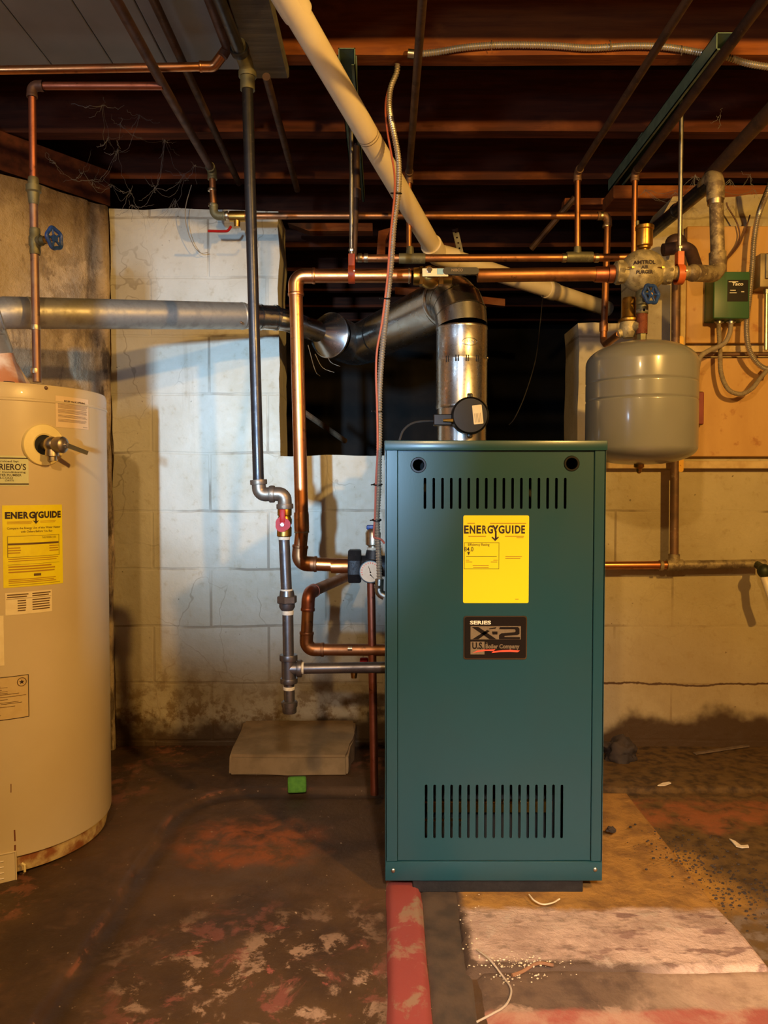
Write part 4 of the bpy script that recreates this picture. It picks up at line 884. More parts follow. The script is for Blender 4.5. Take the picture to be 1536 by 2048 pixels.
# ================================================================ GAS PIPE
YG = 1.87; rG = 11*S(YG)
gas = thing('gas_pipe', 'black iron gas pipe dropping from ceiling to capped tee and turning into boiler', 'pipe', P(579, 1422, YG))
g0, g1 = P(494, 150, YG), P(517, 962, YG)
m = M(); m.tube([g0, g1], rG, 22); ob('tube', m, BLACK_IRON, gas)
for px, py, dd, k_, l_ in ((517, 966, 'z', 1.16, .010), (570, 1010, 'z', 1.12, .006), (568, 1076, 'z', 1.12, .008), (573, 1182, 'z', 1.08, .010), (575.5, 1225, 'z', 1.08, .010), (603, 1336.5, 'x', 1.1, .012), (578, 1376, 'z', 1.08, .008)):
    m = M(); ring(m, P(px, py, YG), V((0,0,1)) if dd == 'z' else X, rG*k_, l_); ob('thread_tape', m, TAPE, gas)
def el(name, a, b, c, R=.026):
    m = M(); a, b, c = V(a), V(b), V(c); d0, d1 = (a-b).normalized(), (c-b).normalized(); q = fillet([b+d0*.030, b, b+d1*.030], R, 8); m.tube(q, rG*1.28, 20); ring(m, b+d0*.030, d0, rG*1.55, .012); ring(m, b+d1*.030, d1, rG*1.55, .012); return ob(name, m, MALLEABLE, gas)
el('elbow', P(517, 960, YG), P(519, 989, YG), P(560, 988, YG)); el('elbow', P(530, 988, YG), P(569, 988, YG), P(570, 1020, YG))
for a_, b_, k_ in (((568, 1072), (573, 1182), 1), ((575.5, 1222), (577, 1318), 1), ((578, 1362), (579, 1405), .98)):
    m = M(); m.tube([P(*a_, YG), P(*b_, YG)], rG*k_, 22); ob('nipple', m, GREY_IRON, gas)
m = M(); m.tube([P(590, 1337, YG), V((bx0, YG, P(770, 1334.5, YG).z))], rG, 22); ob('branch_tube', m, GREY_IRON, gas)
m = M(); p = P(574, 1199, YG); m.lathe([(rG*1.25, .022), (rG*1.4, .008), (rG*1.45, -.018), (rG*1.1, -.026)], p, (0,0,1), 20); hexn(m, p, V((0,0,1)), rG*1.85, .018, .4); ob('union', m, GREY_IRON, gas)
m = M(); a, b = P(577, 1312, YG), P(578, 1366, YG); m.tube([a, b], rG*1.3, 22); ring(m, P(577, 1315, YG), V((0,0,1)), rG*1.65, .014); ring(m, P(578, 1361, YG), V((0,0,1)), rG*1.6, .012); m.tube([P(577, 1337, YG), P(598, 1337, YG)], rG*1.28, 20); ring(m, P(599, 1337, YG), V((1,0,0)), rG*1.6, .012); ob('tee', m, GREY_IRON, gas)
m = M(); p = P(579, 1411, YG); m.lathe([(rG*1.2, .012), (rG*1.5, .009), (rG*1.45, -.002), (rG*1.3, -.003), (rG*1.3, -.016), (rG*1.2, -.018)], p, (0,0,1), 20); ob('cap', m, GREY_IRON, gas)
m = M(); t0 = P(495, 138, YG); t1 = P(491, 110, YG); t2 = t0+V((-.02, -.30, .035)); q = fillet([t0-V((0,0,.05)), t0+V((0,0,.004)), t0+V((-.01,-.07,.02))], .03, 8); m.tube(q, rG*1.3, 20); ring(m, P(495, 149, YG), V((0,0,1)), rG*1.6, .014); ob('elbow', m, GREENISH, gas)
m = M(); ring(m, t0+V((-.008,-.055,.014)), V((-.1,-1,.25)), rG*1.65, .014); m.tube([t0+V((-.008,-.05,.012)), t0+V((-.03, -.55, .02))], rG, 18); ob('ceiling_tube', m, BLACK_IRON, gas)
gv = thing('gas_shutoff_valve', 'small brass gas valve with red lever on black gas pipe', 'valve', P(569, 1042, YG))
m = M(); p = P(569, 1042, YG); m.lathe([(rG*1.2, .034), (rG*1.3, .030), (rG*1.3, .014), (rG*1.1, .012), (rG*1.35, .004), (rG*1.35, -.006), (rG*1.1, -.012), (rG*1.35, -.016), (rG*1.35, -.036), (rG*1.2, -.038)], p, (.02,0,1), 20); m.cyl(p+V((-.004,-.012,0)), p+V((-.004,-.026,0)), .007); ob('valve_body', m, BRASS, gv)
m = M(); a = P(565, 1049, YG-.03); y = a.y; m.poly([V((a.x+r_*math.cos(t), y, a.z+r_*math.sin(t))) for r_, t in [(.0165*(1+.15*abs(math.cos(1.5*k*PI/9))), 2*PI*k/18) for k in range(18)]], (0,.004,0)); b = P(565, 1020, YG-.03); m.rbox((b.x-.0075, y-.001, a.z+.004), (b.x+.0065, y+.005, b.z+.002), .0028, 2); ob('lever', m, REDV, gv)
m = M(); hexn(m, V((a.x, y-.003, a.z)), V((0,-1,0)), .0048, .006); ob('lever_nut', m, CHROME, gv)
# ================================================================ ARMOURED CABLE
mc = thing('armoured_cable', 'shiny spiral armoured cable hanging from ceiling joist down to boiler left side', 'cable', P(760, 1170, 1.93))
cpx = [(795, 128, 2.04), (793, 146, 2.045), (781, 178, 2.04), (779, 218, 2.03), (787, 262, 2.01), (796, 310, 2.0), (798, 350, 1.99), (796, 392, 1.98), (788, 450, 1.97), (783, 520, 1.96), (778, 570, 1.96), (771, 640, 1.95), (763, 720, 1.95), (759, 790, 1.94), (759, 860, 1.94), (758, 920, 1.93), (757, 980, 1.93), (754, 1040, 1.93), (757, 1100, 1.93), (759, 1160, 1.93)]
m = M(); flex(m, [P(*q) for q in cpx], 5.3*S(1.95), .0068, .16); ob('armour', m, MCMAT, mc)
m = M(); m.tube([P(795, 136, 2.052), P(791.5, 150, 2.049)], [.009, .0085], 12); ob('bushing', m, BLACKPL, mc)
for px, py, Y in ((796, 387, 1.98), (774, 597, 1.955), (758, 822, 1.94), (757, 969, 1.93), (755, 1040, 1.93)):
    m = M(); p = P(px-1.5, py, Y); n = 20; m.tube([p+V((.0105*math.cos(2*PI*i/n), .0085*math.sin(2*PI*i/n), .002*math.sin(2*PI*i/n))) for i in range(n)], .0019, 8, closed=True); m.tube([p+V((-.010,-.002,0)), p+V((-.017,-.004,-.001))], .0018, 6); ob('cable_tie', m, BLACKPL, mc)
m = M(); wp = [(788, 150, 2.05), (774, 190, 2.04), (771, 225, 2.03), (776, 270, 2.02), (783, 310, 2.0), (789, 350, 1.985), (789, 388, 1.97), (785, 430, 1.965), (780, 480, 1.96), (776, 540, 1.955), (771, 590, 1.95), (763, 650, 1.945), (754, 700, 1.94), (752, 750, 1.935), (754, 815, 1.93), (755, 900, 1.925), (752, 960, 1.925), (750, 1030, 1.925), (749, 1045, 1.925), (747.5, 1072, 1.92), (752, 1076, 1.92), (762, 1079, 1.92), (769.5, 1087, 1.92)]
m.tube(smooth([P(*q) for q in wp], 8), .0026, 8); single('thermostat_wire', m, WIRE_RED, 'thin reddish wire tied alongside the hanging armoured cable', 'wire')
# ================================================================ AIR PURGER, TANK, FILL VALVE
ap = thing('air_purger', 'greenish brass cast air purger with raised lettering above grey tank', 'air separator', P(1285, 570, YM))
c = P(1286, 545, YM); X = V((1,0,0)); m = M()
x = lambda px: P(px, 545, YM).x-c.x
m.lathe([(.024, x(1228)), (.031, x(1231)), (.031, x(1247)), (.030, x(1250)), (.034, x(1262)), (.037, 0), (.034, x(1312)), (.030, x(1324)), (.032, x(1327)), (.032, x(1341)), (.024, x(1344))], c, X, 28)
m.ball(c+V((0, 0, .004)), (x(1332), .046, 42*S(YM)), 32, 18)
m.lathe([(.016, -.030), (.019, -.038), (.019, -.046), (.012, -.050)], c, (0,0,1), 16)
body = ob('casting', m, CASTING, ap, sharp=45)
for px in (1239, 1334): 
    m = M(); hexn(m, P(px, 545, YM), X, .0345, 11*S(YM)); ob('hex_collar', m, CASTING, ap)
for w, px, py, sz in (('AMTROL', 1290, 524, .0145), ('AIR', 1290, 534, .012), ('PURGER', 1290, 543.5, .012)):
    m = M(); yf = YM-.0465; o = P(px, py, yf)
    def ft(u, v): 
        xx, zz = o.x+u-c.x, o.z+v-c.z-.004; q = 1-(xx/x(1332))**2-(zz/(42*S(YM)))**2; return V((o.x+u, c.y-.046*math.sqrt(max(q, .05))-.0012, o.z+v))
    m.text(w, sz, ft, .0005); ob('raised_lettering', m, INK, ap)
for sgn, px in ((-1, 1262), (1, 1322)):
    m = M(); o = P(px, 534.5, YM-.043); m.tube([o+V((-.009,0,0)), o+V((.009,0,0))], .0011, 6); m.poly([o+V((.003,-.001,.003)), o+V((.011,-.001,0)), o+V((.003,-.001,-.003))], (0,.002,0)); ob('flow_arrow', m, BRASS, ap)
av = thing('air_vent', 'brass barrel air vent screwed on top of air purger', 'valve', P(1289, 503, YM))
m = M(); zz = lambda py: P(1289, py, YM).z; xx = P(1289, 480, YM).x
m.lathe([(.010, zz(506)), (.010, zz(499)), (.017, zz(497)), (.017, zz(494)), (.0215, zz(492)), (.0225, zz(489)), (.0225, zz(461)), (.0255, zz(459)), (.0255, zz(453)), (.023, zz(451)), (.006, zz(450))], (xx, YM, 0), n=28); ob('float_barrel', m, BRASS, av)
m = M(); m.cyl(P(1275, 451, YM), P(1275, 442, YM), .0045); ob('cap', m, GREENISH, av)
zt2 = lambda py: P(1284, py, YM).z; xt = P(1284, 640, YM).x
iv = thing('globe_valve', 'tarnished valve with blue round handwheel below air purger', 'valve', V((xt, YM, zt2(615))))
m = M(); m.lathe([(.012, zt2(570)), (.014, zt2(577)), (.0175, zt2(581)), (.0175, zt2(592)), (.015, zt2(596)), (.0175, zt2(600)), (.0175, zt2(609)), (.014, zt2(612))], (xt, YM, 0), n=18); m.tube([V((xt, YM, zt2(592))), P(1296, 590, YM-.03)], [.014, .010], 14); ob('valve_body', m, GREENISH, iv)
m = M(); m.tube([P(1296, 590, YM-.03), P(1303, 588, YM-.052)], .004, 8); ob('stem', m, BRASS, iv)
wheel(iv, P(1302, 588, YM-.048), V((.42, -1, .12)), 20*S(YM-.05)*.9, BLUEW, lobes=6)
nz = thing('pipe_nipple', 'rusty pipe nipple with white tape between blue valve and grey tank', 'pipe fitting', V((xt, YM, zt2(680))))
m = M(); m.lathe([(.0165, zt2(612)), (.0165, zt2(628))], (xt, YM, 0), n=18); ob('collar', m, GREENISH, nz)
m = M(); m.lathe([(.0165, zt2(620)), (.0165, zt2(625))], (xt, YM, 0), n=18); m.v = [v for v in m.v]; ob('thread_tape', m, TAPE, nz)
m = M(); m.lathe([(.0150, zt2(625)), (.0150, zt2(668))], (xt, YM, 0), n=18); ob('rusty_tube', m, RUST, nz)
m = M(); m.lathe([(.0135, zt2(668)), (.0135, zt2(688))], (xt, YM, 0), n=6); ob('adapter', m, GREENISH, nz)
YT = 2.15; rT = 109*S(YT)*.985; xT = P(1282, 800, YT).x; zT = lambda py: P(1282, py, YT).z
tk = thing('expansion_tank', 'glossy grey round expansion tank hanging at right above boiler', 'tank', (xT, YT, zT(932)))
m = M(); zs0, zs1 = zT(730), zT(896)
prof = [(.012, zT(681)-.004)]
for i in range(1, 13):
    a = i/12*PI/2; prof.append((.012+(rT-.012)*math.sin(a)**.97, zs0+(zT(681)-.004-zs0)*math.cos(a)**1.0))
for zc in (zT(768), zT(803)): prof += [(rT, zc+.006), (rT*1.0, zc+.004), (rT*.985, zc), (rT, zc-.004), (rT, zc-.006)]
for i in range(0, 13):
    a = i/12*PI/2; prof.append((.008+(rT-.008)*math.cos(a)**.8, zs1-(zs1-zT(929))*math.sin(a)**1.1))
m.lathe(prof, (xT, YT, 0), n=72); ob('shell', m, TANK, tk, sharp=50)
m = M(); m.lathe([(.014, zT(929)), (.014, zT(934)), (.008, zT(938)), (.007, zT(944)), (.003, zT(947))], (P(1278, 930, YT).x, YT, 0), n=14); ob('air_valve', m, BRASS, tk)
YV = 2.20
fv = thing('fill_valve', 'brass pressure fill valve tucked left of rusty nipple above grey tank', 'valve', P(1256, 676, YV))
m = M(); zz = lambda py: P(1258, py, YV).z; xx = P(1258, 620, YV).x
m.lathe([(.006, zz(594)), (.017, zz(596)), (.020, zz(602)), (.0205, zz(634)), (.023, zz(637)), (.030, zz(639)), (.030, zz(643)), (.021, zz(645))], (xx, YV, 0), n=26); ob('bell', m, BRASS, fv)
m = M(); m.lathe([(.024, zz(645)), (.026, zz(652)), (.024, zz(668)), (.016, zz(676))], (xx, YV, 0), n=22); m.tube([V((xx, YV, zz(655))), P(1282, 652, YM)], .015, 16); m.tube([V((xx, YV, zz(661))), P(1236, 668, YV)], .012, 14); ob('valve_body', m, CASTING, fv)
# cold feed with left drop and right drop
YC = 2.50; rC = 6.4*S(YC)
cf = thing('cold_feed_pipe', 'long thin copper feed pipe running level across below ceiling', 'pipe', P(820, 433, YC))
c0 = P(325, 168, 1.93); c1 = P(424, 340, YC); c2 = P(428, 432, YC); c3 = P(1216, 432, YC); c4 = P(1207, 682, YC-.02); c5 = P(1212, 688, 2.36); c6 = P(1240, 667, YV)
m = M(); m.tube(fillet([c1, c2, c3, c4], .025, 8), rC, 18); ob('tube', m, COPPER_DULL, cf)
m = M(); m.tube([V((c0.x, 1.1, c0.z)), c0, c1], rC*1.15, 16); ob('ceiling_run', m, PURPIPE, cf)
m = M(); elbowm(m, c0, c1, c2, rC*1.4, .02, .03); ob('elbow', m, GREENISH, cf)
m = M(); elbowm(m, c1, c2, c3, rC*1.3, .025, .036); ob('elbow', m, GREENISH, cf)
m = M(); elbowm(m, c2, c3, c4, rC*1.25, .025, .034); ob('elbow', m, COPPER_OLD, cf)
m = M(); m.tube(fillet([c4+V((0,0,.06)), c4, c5, c6], .016, 6), rC*1.05, 16); ring(m, c4+V((0,0,.045)), V((0,0,1)), rC*1.3, .03); ob('lower_bend', m, COPPER_DULL, cf)
for px, py, dd in ((454, 431, X), (1203, 432, X), (1213, 452, V((0,0,1))), (424, 380, V((0,0,1))), (425, 410, V((0,0,1)))):
    m = M(); ring(m, P(px, py, YC), dd, rC*1.3, .008); ob('solder_ring', m, SOLDER, cf)
sv = thing('stop_valve', 'small stop valve with slim red lever under the thin copper feed pipe', 'valve', P(474, 452, YC))
m = M(); ring(m, P(475, 433, YC), X, rC*1.7, .05, 16); m.tube([P(474, 434, YC), P(474, 454, YC)], [.012, .009], 12); ob('valve_body', m, BRASS, sv)
m = M(); m.tube(smooth([P(462, 453, YC-.015), P(456, 461, YC-.02), P(447, 462.5, YC-.02), P(416, 462, YC-.02)], 5), .0042, 8); ob('lever', m, REDV, sv)
# heater supply with gate valve
YH = 1.925; rH = 7.6*S(YH)
hs = thing('heater_supply_pipe', 'old copper water pipe dropping into top of water heater at far left', 'pipe', P(74, 762, YH))
s0, s1, s2, s3 = P(325, 172, YH), P(64, 172, YH), P(67, 400, YH), P(74, 764, YH)
m = M(); m.tube(fillet([s0, s1, s2], .02, 6), rH*.95, 16); ob('upper_tube', m, COPPER_RED, hs)
m = M(); m.tube([s2, s3], rH*1.05, 18); ob('lower_tube', m, pipe_metal('aged_riser', rgb(136,100,84), rgb(160,132,110), rgb(112,88,76), .4, .7), hs)
m = M(); elbowm(m, s0, s1, s2, rH*1.3, .018, .028); ob('elbow', m, PURPIPE, hs)
m = M(); p = P(67, 378, YH); m.lathe([(rH*1.2, .028), (rH*1.35, .022), (rH*1.35, .010), (rH*1.9, .008), (rH*1.9, -.006), (rH*1.5, -.010), (rH*1.3, -.032), (rH*1.15, -.038)], p, (0,0,1), 20); ob('union', m, GREENISH, hs)
for py in (655, 742):
    m = M(); ring(m, P(71.5, py, YH), V((0,0,1)), rH*1.2, .012); ob('coupling', m, SOLDER, hs)
gtv = thing('gate_valve', 'gate valve with blue handwheel on old heater pipe at far left', 'valve', P(70, 484, YH))
p = P(70, 483, YH); m = M(); m.lathe([(rH*1.25, .032), (rH*1.4, .026), (rH*1.3, .014), (rH*1.55, .010), (rH*1.55, -.010), (rH*1.3, -.014), (rH*1.4, -.026), (rH*1.25, -.032)], p, (0,0,1), 20); axv = V((1, -.35, .02)).normalized(); m.tube([p, p+axv*.02, p+axv*.021, p+axv*.032], [.011, .013, .010, .010], 14); ob('valve_body', m, GREENISH, gtv)
m = M(); m.tube([p+axv*.03, p+axv*.06], .0055, 10); hexn(m, p+axv*.036, axv, .010, .008); ob('stem', m, BRASS, gtv)
wheel(gtv, p+axv*.060, axv, .024, BLUEW)
# header with tees and risers
YB = 2.35; rB = 7.4*S(YB)*1.0
hd_ = thing('copper_header_pipe', 'dull copper header with two greenish tees running level behind main copper pipe', 'pipe', P(980, 515, YB))
m = M(); m.tube([P(712, 517, YB), P(1272, 515, YB)], rB*1.02, 20); ob('tube', m, COPPER_DULL, hd_)
for px in (822, 1157):
    m = M(); ring(m, P(px+2, 517 if px < 900 else 514, YB), X, rB*1.38, 52*S(YB), 20); m.tube([P(px-2, 510, YB), P(px-2, 494, YB)], [rB*1.1, rB*.95], 16); ob('tee', m, GREENISH, hd_)
for px in (706, 720, 732, 1128, 1193):
    m = M(); ring(m, P(px, 516, YB), X, rB*1.22, .012, 18); ob('solder_ring', m, SOLDER, hd_)
rr_ = 5.6*S(YB)
for px, top, lab in ((815, 350, 'left copper riser from first greenish tee, turning forward under joists'), (1155, 345, 'right copper riser from second greenish tee, turning forward under joists')):
    rp = thing('copper_riser_pipe', lab, 'pipe', P(px+3, 494, YB)); a, b = P(px+3 if px < 900 else px, 496, YB), P(px+3 if px < 900 else px, top, YB)
    e = V((b.x+(.0 if px < 900 else .03), .9, b.z+.03)); m = M(); m.tube([a, b], rr_, 14); ob('tube', m, COPPER, rp)
    m = M(); m.tube([b, e], rr_*1.1, 14); ob('ceiling_run', m, DARKPIPE, rp); m = M(); elbowm(m, a, b, e, rr_*1.35, .016, .026); ob('elbow', m, COPPER_OLD, rp)
rp = thing('copper_riser_pipe', 'copper riser behind air vent turning forward beside green strut', 'pipe', P(1270, 510, YB)); a, b = P(1268, 512, YB), P(1270, 345, YB); e = V((b.x+.01, .9, b.z+.06))
m = M(); m.tube([a, b], rr_, 14); ob('tube', m, COPPER, rp); m = M(); m.tube([b, e], rr_*1.4, 14); ob('ceiling_run', m, DARKPIPE, rp); m = M(); elbowm(m, a, b, e, rr_*1.4, .016, .026); ob('elbow', m, COPPER_OLD, rp)
rp = thing('copper_riser_pipe', 'dark brown riser at left end of header beside threaded rod', 'pipe', P(708, 516, YB)); a, b = P(707, 516, YB+.0), P(713, 372, YB)
m = M(); m.tube([a, b, V((b.x, b.y, ZJ-.005))], rr_*1.15, 14); ob('tube', m, DARKPIPE, rp); m = M(); ring(m, P(713, 388, YB), V((0,0,1)), rr_*1.6, .03); ob('coupling', m, COPPER_OLD, rp)
# hangers: strut, threaded rod, clevis
for lab1, lab2, lab3, px, cpx_, top, bot, orange, zs in (
  ('left', 'thin threaded rod dropping to dull orange clamp over copper elbow run', 'dull orange pipe clamp left of the armoured cable', 697, 703, 235, 510, ORANGE_DIM, P(690, 135, 2.07).z),
  ('right', 'bright threaded rod dropping to vivid orange clamp right of air purger', 'vivid orange pipe clamp right of air purger', 1358, 1362, 208, 505, ORANGE, P(1430, 128, 2.07).z)):
    st_x = P(cpx_, 300, YM).x; zb2 = P(px, top, YM).z
    m = M()
    x0_, x1_ = st_x-.0205, st_x+.0205; zz0 = zb2-.002; ya, yb2 = 1.90, 2.80
    for lo, hi in (((x0_, ya, zz0), (x0_+.0025, yb2, zz0+.041)), ((x1_-.0025, ya, zz0), (x1_, yb2, zz0+.041)), ((x0_, ya, zz0+.0385), (x1_, yb2, zz0+.041)), ((x0_, ya, zz0), (x0_+.009, yb2, zz0+.0025)), ((x1_-.009, ya, zz0), (x1_, yb2, zz0+.0025))): m.box(lo, hi)
    sc = thing('strut_channel', {'left': 'dark green strut channel above the left threaded rod', 'right': 'green strut channel above the right threaded rod'}[lab1], 'bracket', (st_x, 2.3, zz0)); ob('channel', m, STRUT, sc, flat=True)
    for yy in (2.03, 2.46):
        m = M(); m.box((x0_-.0, yy-.02, zz0+.041), (x1_, yy+.02, ZJ-.002)); ob('spacer', m, STRUT, sc, flat=True)
    rod = thing('threaded_rod', lab2, 'rod', P(cpx_, bot, YM)); a, b = V((st_x, YM, P(cpx_, bot, YM).z)), V((st_x, YM, zz0+.02)); q = resample([a, b], .0012)
    m = M(); m.tube([a, b], 4.4*S(YM), 12); ob('rod', m, ZINC, rod); m = M(); hexn(m, a+V((0,0,.014)), V((0,0,1)), .0085, .008); ob('nut', m, ZINC, rod)
    m = M(); m.tube([a-V((0,0,.004)), a+V((0,0,.010))], .006, 12); ob('coupling', m, BRASS, rod)
    cl = thing('pipe_clamp', lab3, 'clamp', P(cpx_, 560, YM)); zc = P(cpx_, 549, YM).z; w_ = 6.5*S(YM)
    rad = rM*1.18 if lab1 == 'left' else .0245
    m = M(); n = 28
    vs = [V((st_x+sx*w_, YM+rad*k*math.sin(2*PI*i/n), zc+rad*k*math.cos(2*PI*i/n))) for k in (1, 1.14) for sx in (-1, 1) for i in range(n)]
    fs = []
    for i in range(n):
        j = (i+1) % n; fs += [(i, j, n+j, n+i), (2*n+i, 3*n+i, 3*n+j, 2*n+j), (i, 2*n+i, 2*n+j, j), (n+i, n+j, 3*n+j, 3*n+i)]
    m.add(vs, fs); m.rbox((st_x-w_, YM-.013, zc+rad*.9), (st_x+w_, YM+.013, a.z+.001), .0012, 1); ob('clevis', m, orange, cl)
    m = M(); m.cyl(V((st_x+w_*.9, YM-rad*1.1-.006, zc+.002)), V((st_x+w_*.9, YM-rad*1.1+.004, zc+.002)), .0022, n=8); ob('bolt', m, ZINC, cl)
# dusty large pipe at right
YD = 2.22; rD = 14.5*S(YD)
dp_ = thing('dusty_riser_pipe', 'thick dusty grey pipe rising right of vivid orange clamp', 'pipe', P(1420, 548, YD))
d0, d1, d2 = P(1340, 547, YM), P(1412, 548, YD-.02), P(1437, 540, YD)
d3 = P(1431, 356, YD)
m = M(); m.tube([V((P(1341, 546, YM).x, YM, P(1341, 546, YM).z)), V((P(1398, 546, YM).x, YM, P(1398, 546, YM).z))], rM*1.02, 20); m.ball(P(1386, 546, YM), (.022, .024, .024), 16, 10); ob('horizontal_tube', m, DUSTY, dp_)
m = M(); m.tube(fillet([P(1390, 546, YM), P(1436, 549, YD), P(1435, 505, YD)], .035, 8), rD*1.12, 22); ob('elbow', m, DUSTY, dp_)
m = M(); m.tube([P(1436, 530, YD), d3], rD*.92, 22); ob('vertical_tube', m, DUSTY, dp_)
m = M(); ring(m, P(1431, 392, YD), V((0,0,1)), rD*1.05, .05); ob('coupling', m, SOLDER, dp_)
m = M(); far = V((d3.x+.005, 2.69, d3.z-.02)); m.tube(fillet([P(1431, 400, YD), d3+V((0,0,.01)), d3+V((0,.07,.005))], .03, 8), rD*1.15, 22); ob('top_elbow', m, DUSTY, dp_)
m = M(); m.tube([d3+V((0,.03,0)), V((d3.x-.02, 2.69, d3.z+.0))], rD*1.02, 20); ring(m, V((d3.x-.012, 2.48, d3.z)), V((0,1,0)), rD*1.1, .012); ob('rear_run', m, BLACK_IRON, dp_)
m = M(); m.tube([P(1420, 352, 2.27), V((1.02, 1.2, 1.97))], rD*.9, 16); single('old_ceiling_pipe', m, DARKPIPE, 'thick brown old pipe running forward under joists at top right', 'pipe')
# short dark elbow pair behind clamp
ob2 = thing('copper_return_stub', 'dull copper stub with round elbow behind vivid orange clamp', 'pipe', P(1390, 545, 2.5))
m = M(); m.tube(fillet([P(1326, 500, 2.5), P(1378, 492, 2.5), P(1394, 540, 2.45)], .03, 8), .020, 18); m.ball(P(1352, 486, 2.58), (.036, .03, .03), 16, 10); ob('tube', m, PURPIPE, ob2)
# ================================================================ PVC DRAIN
pv = thing('pvc_drain_pipe', 'long white plastic drain pipe slanting down from top centre into dark opening', 'pipe', P(880, 505, 2.5))
a, b = P(556, -40, 1.62), P(872, 506, 2.52); dpv = (b-a).normalized(); rp_ = .0292
m = M(); m.tube([a-dpv*.4, b], rp_, 30); ob('tube', m, PVC, pv)
m = M(); p = P(575, -10, 1.66); ring(m, p, dpv, rp_*1.2, .09, 30); ob('coupling', m, PVC, pv)
p = P(743, 264, 2.03)
m = M(); cc_ = a+dpv*((p-a).dot(dpv)); m.tube([cc_-dpv*.005, cc_-dpv*.003], rp_*1.01, 30, caps=False); m.tube([cc_+dpv*.004, cc_+dpv*.006], rp_*1.01, 30, caps=False); ob('pencil_ring', m, INK_BROWN, pv)
c_ = P(1215, 618, 3.1); m = M(); m.tube(fillet([b-dpv*.05, b+dpv*.01, b+(c_-b).normalized()*.08], .03, 8), rp_*1.18, 28); ob('elbow', m, PVC, pv)
m = M(); m.tube([b, c_], rp_*1.0, 26); ring(m, b.lerp(c_, .62), c_-b, rp_*1.15, .05, 26); ob('lower_run', m, PVC, pv)
# perforated hanger strap
m = M(); m.tube([P(908, 458, 2.62), P(913, 470, 2.62), P(931, 545, 2.60)], .001, 4); mm = M()
sA, sB = P(910, 458, 2.62), P(930, 545, 2.60); w_ = V((.010, 0, 0)); holes = [circ(0, -.012-.019*k, .0032, 12) for k in range(7)]
dl_ = (sB-sA); Ls = dl_.length; dl_.normalize(); sw = V((1,0,.25)).normalized(); m = M()
plate(m, [(-.010, 0), (.010, 0), (.010, -Ls), (-.010, -Ls)], [h for h in holes if True], .0012, lambda u, v, w: sA+sw*u+dl_*(-v)+V((0, w, 0))); single('hanger_strap', m, ZINC, 'perforated metal hanger strap behind ball valve lever', 'strap', flat=True)
# ================================================================ COPPER AT CEILING LEFT
YL = 1.93; rL = 8.2*S(YL)
cl = thing('ceiling_copper_pipe', 'orange copper pipe running level under grey ceiling boards at top left', 'pipe', P(210, 137, YL))
a, b, c_, e = P(-220, 144, YL), P(428, 133, YL), P(455, 96, YL-.03), V((P(455, 96, YL).x-.002, 1.0, P(455, 96, YL-.03).z+.0))
m = M(); m.tube([a, b], rL, 20); ob('tube', m, COPPER, cl); m = M(); m.tube(fillet([b-X*.03, b, c_], .022, 8), rL*1.2, 18); ring(m, P(402, 133, YL), X, rL*1.3, .006); ob('elbow', m, COPPER, cl)
m = M(); m.tube(fillet([c_-V((.012,0,.02)), c_, e], .016, 6), rL*1.15, 16); ob('forward_run', m, PURPIPE, cl)
for x_, ya, yb2, z_, lab in ((-.505, 1.1, 2.72, 2.0, 'thin dark pipe running back under joists, left of gas pipe'), (-.30, 2.0, 2.70, 1.97, 'thin dark pipe running back under joists just right of gas pipe')):
    m = M(); m.tube([V((x_, ya, z_)), V((x_, yb2, z_-.02))], .0105, 12); single('old_ceiling_pipe', m, DARKPIPE, lab, 'pipe')
# ================================================================ WALL PIPES RIGHT
YW = 2.63; rW = 9*S(YW)
wp_ = thing('wall_pipe', 'tarnished copper pipe tee fixed on cream block wall right of boiler', 'pipe', P(1348, 1130, YW))
m = M(); m.tube([P(1352, 556, YW), P(1348, 1128, YW)], rW*.95, 18); ob('vertical_tube', m, COPPER_OLD, wp_)
m = M(); m.tube([P(1150, 1131, YW), P(1345, 1130, YW)], rW*.9, 18); ob('left_tube', m, COPPER, wp_)
m = M(); m.tube([P(1345, 1130, YW), P(1530, 1127, YW)], rW*.95, 18); ob('right_tube', m, DUSTY, wp_)
m = M(); ring(m, P(1349, 1130, YW), X, rW*1.3, .055); m.tube([P(1348, 1130, YW), P(1348, 1108, YW)], rW*1.25, 16); ring(m, P(1322, 1130.5, YW), X, rW*1.2, .012); ob('tee', m, DUSTY, wp_)
for py in (686, 930):
    m = M(); p = P(1362, py, YW-.01); m.poly([V((x, p.y, z)) for x, z in rrect(p.x-.009, p.z-.024, p.x+.009, p.z+.024, .008, 5)], (0, .003, 0)); m.cyl(p+V((0,-.002,0)), p+V((0,0,0)), .0025, n=8); ob('yellow_strap', m, pm('yellow_plastic_%d' % py, rgb(236,176,40), None, rough=.45), wp_, 'yellow pipe strap')
vv = thing('hose_valve', 'dark green valve at right edge feeding angled pipe below', 'valve', P(1530, 1150, 2.55))
m = M(); m.ball(P(1528, 1142, 2.56), (.022, .022, .024), 16, 10); m.tube([P(1512, 1128, YW), P(1530, 1140, 2.56)], .013, 12); ob('valve_body', m, pm('green_bronze', rgb(60,64,36), rgb(44,46,28), 40, .5, metal=.4), vv)
m = M(); m.tube([P(1529, 1155, 2.56), P(1538, 1180, 2.54), P(1550, 1215, 2.54)], .014, 14); ob('outlet_hose', m, PVC, vv)
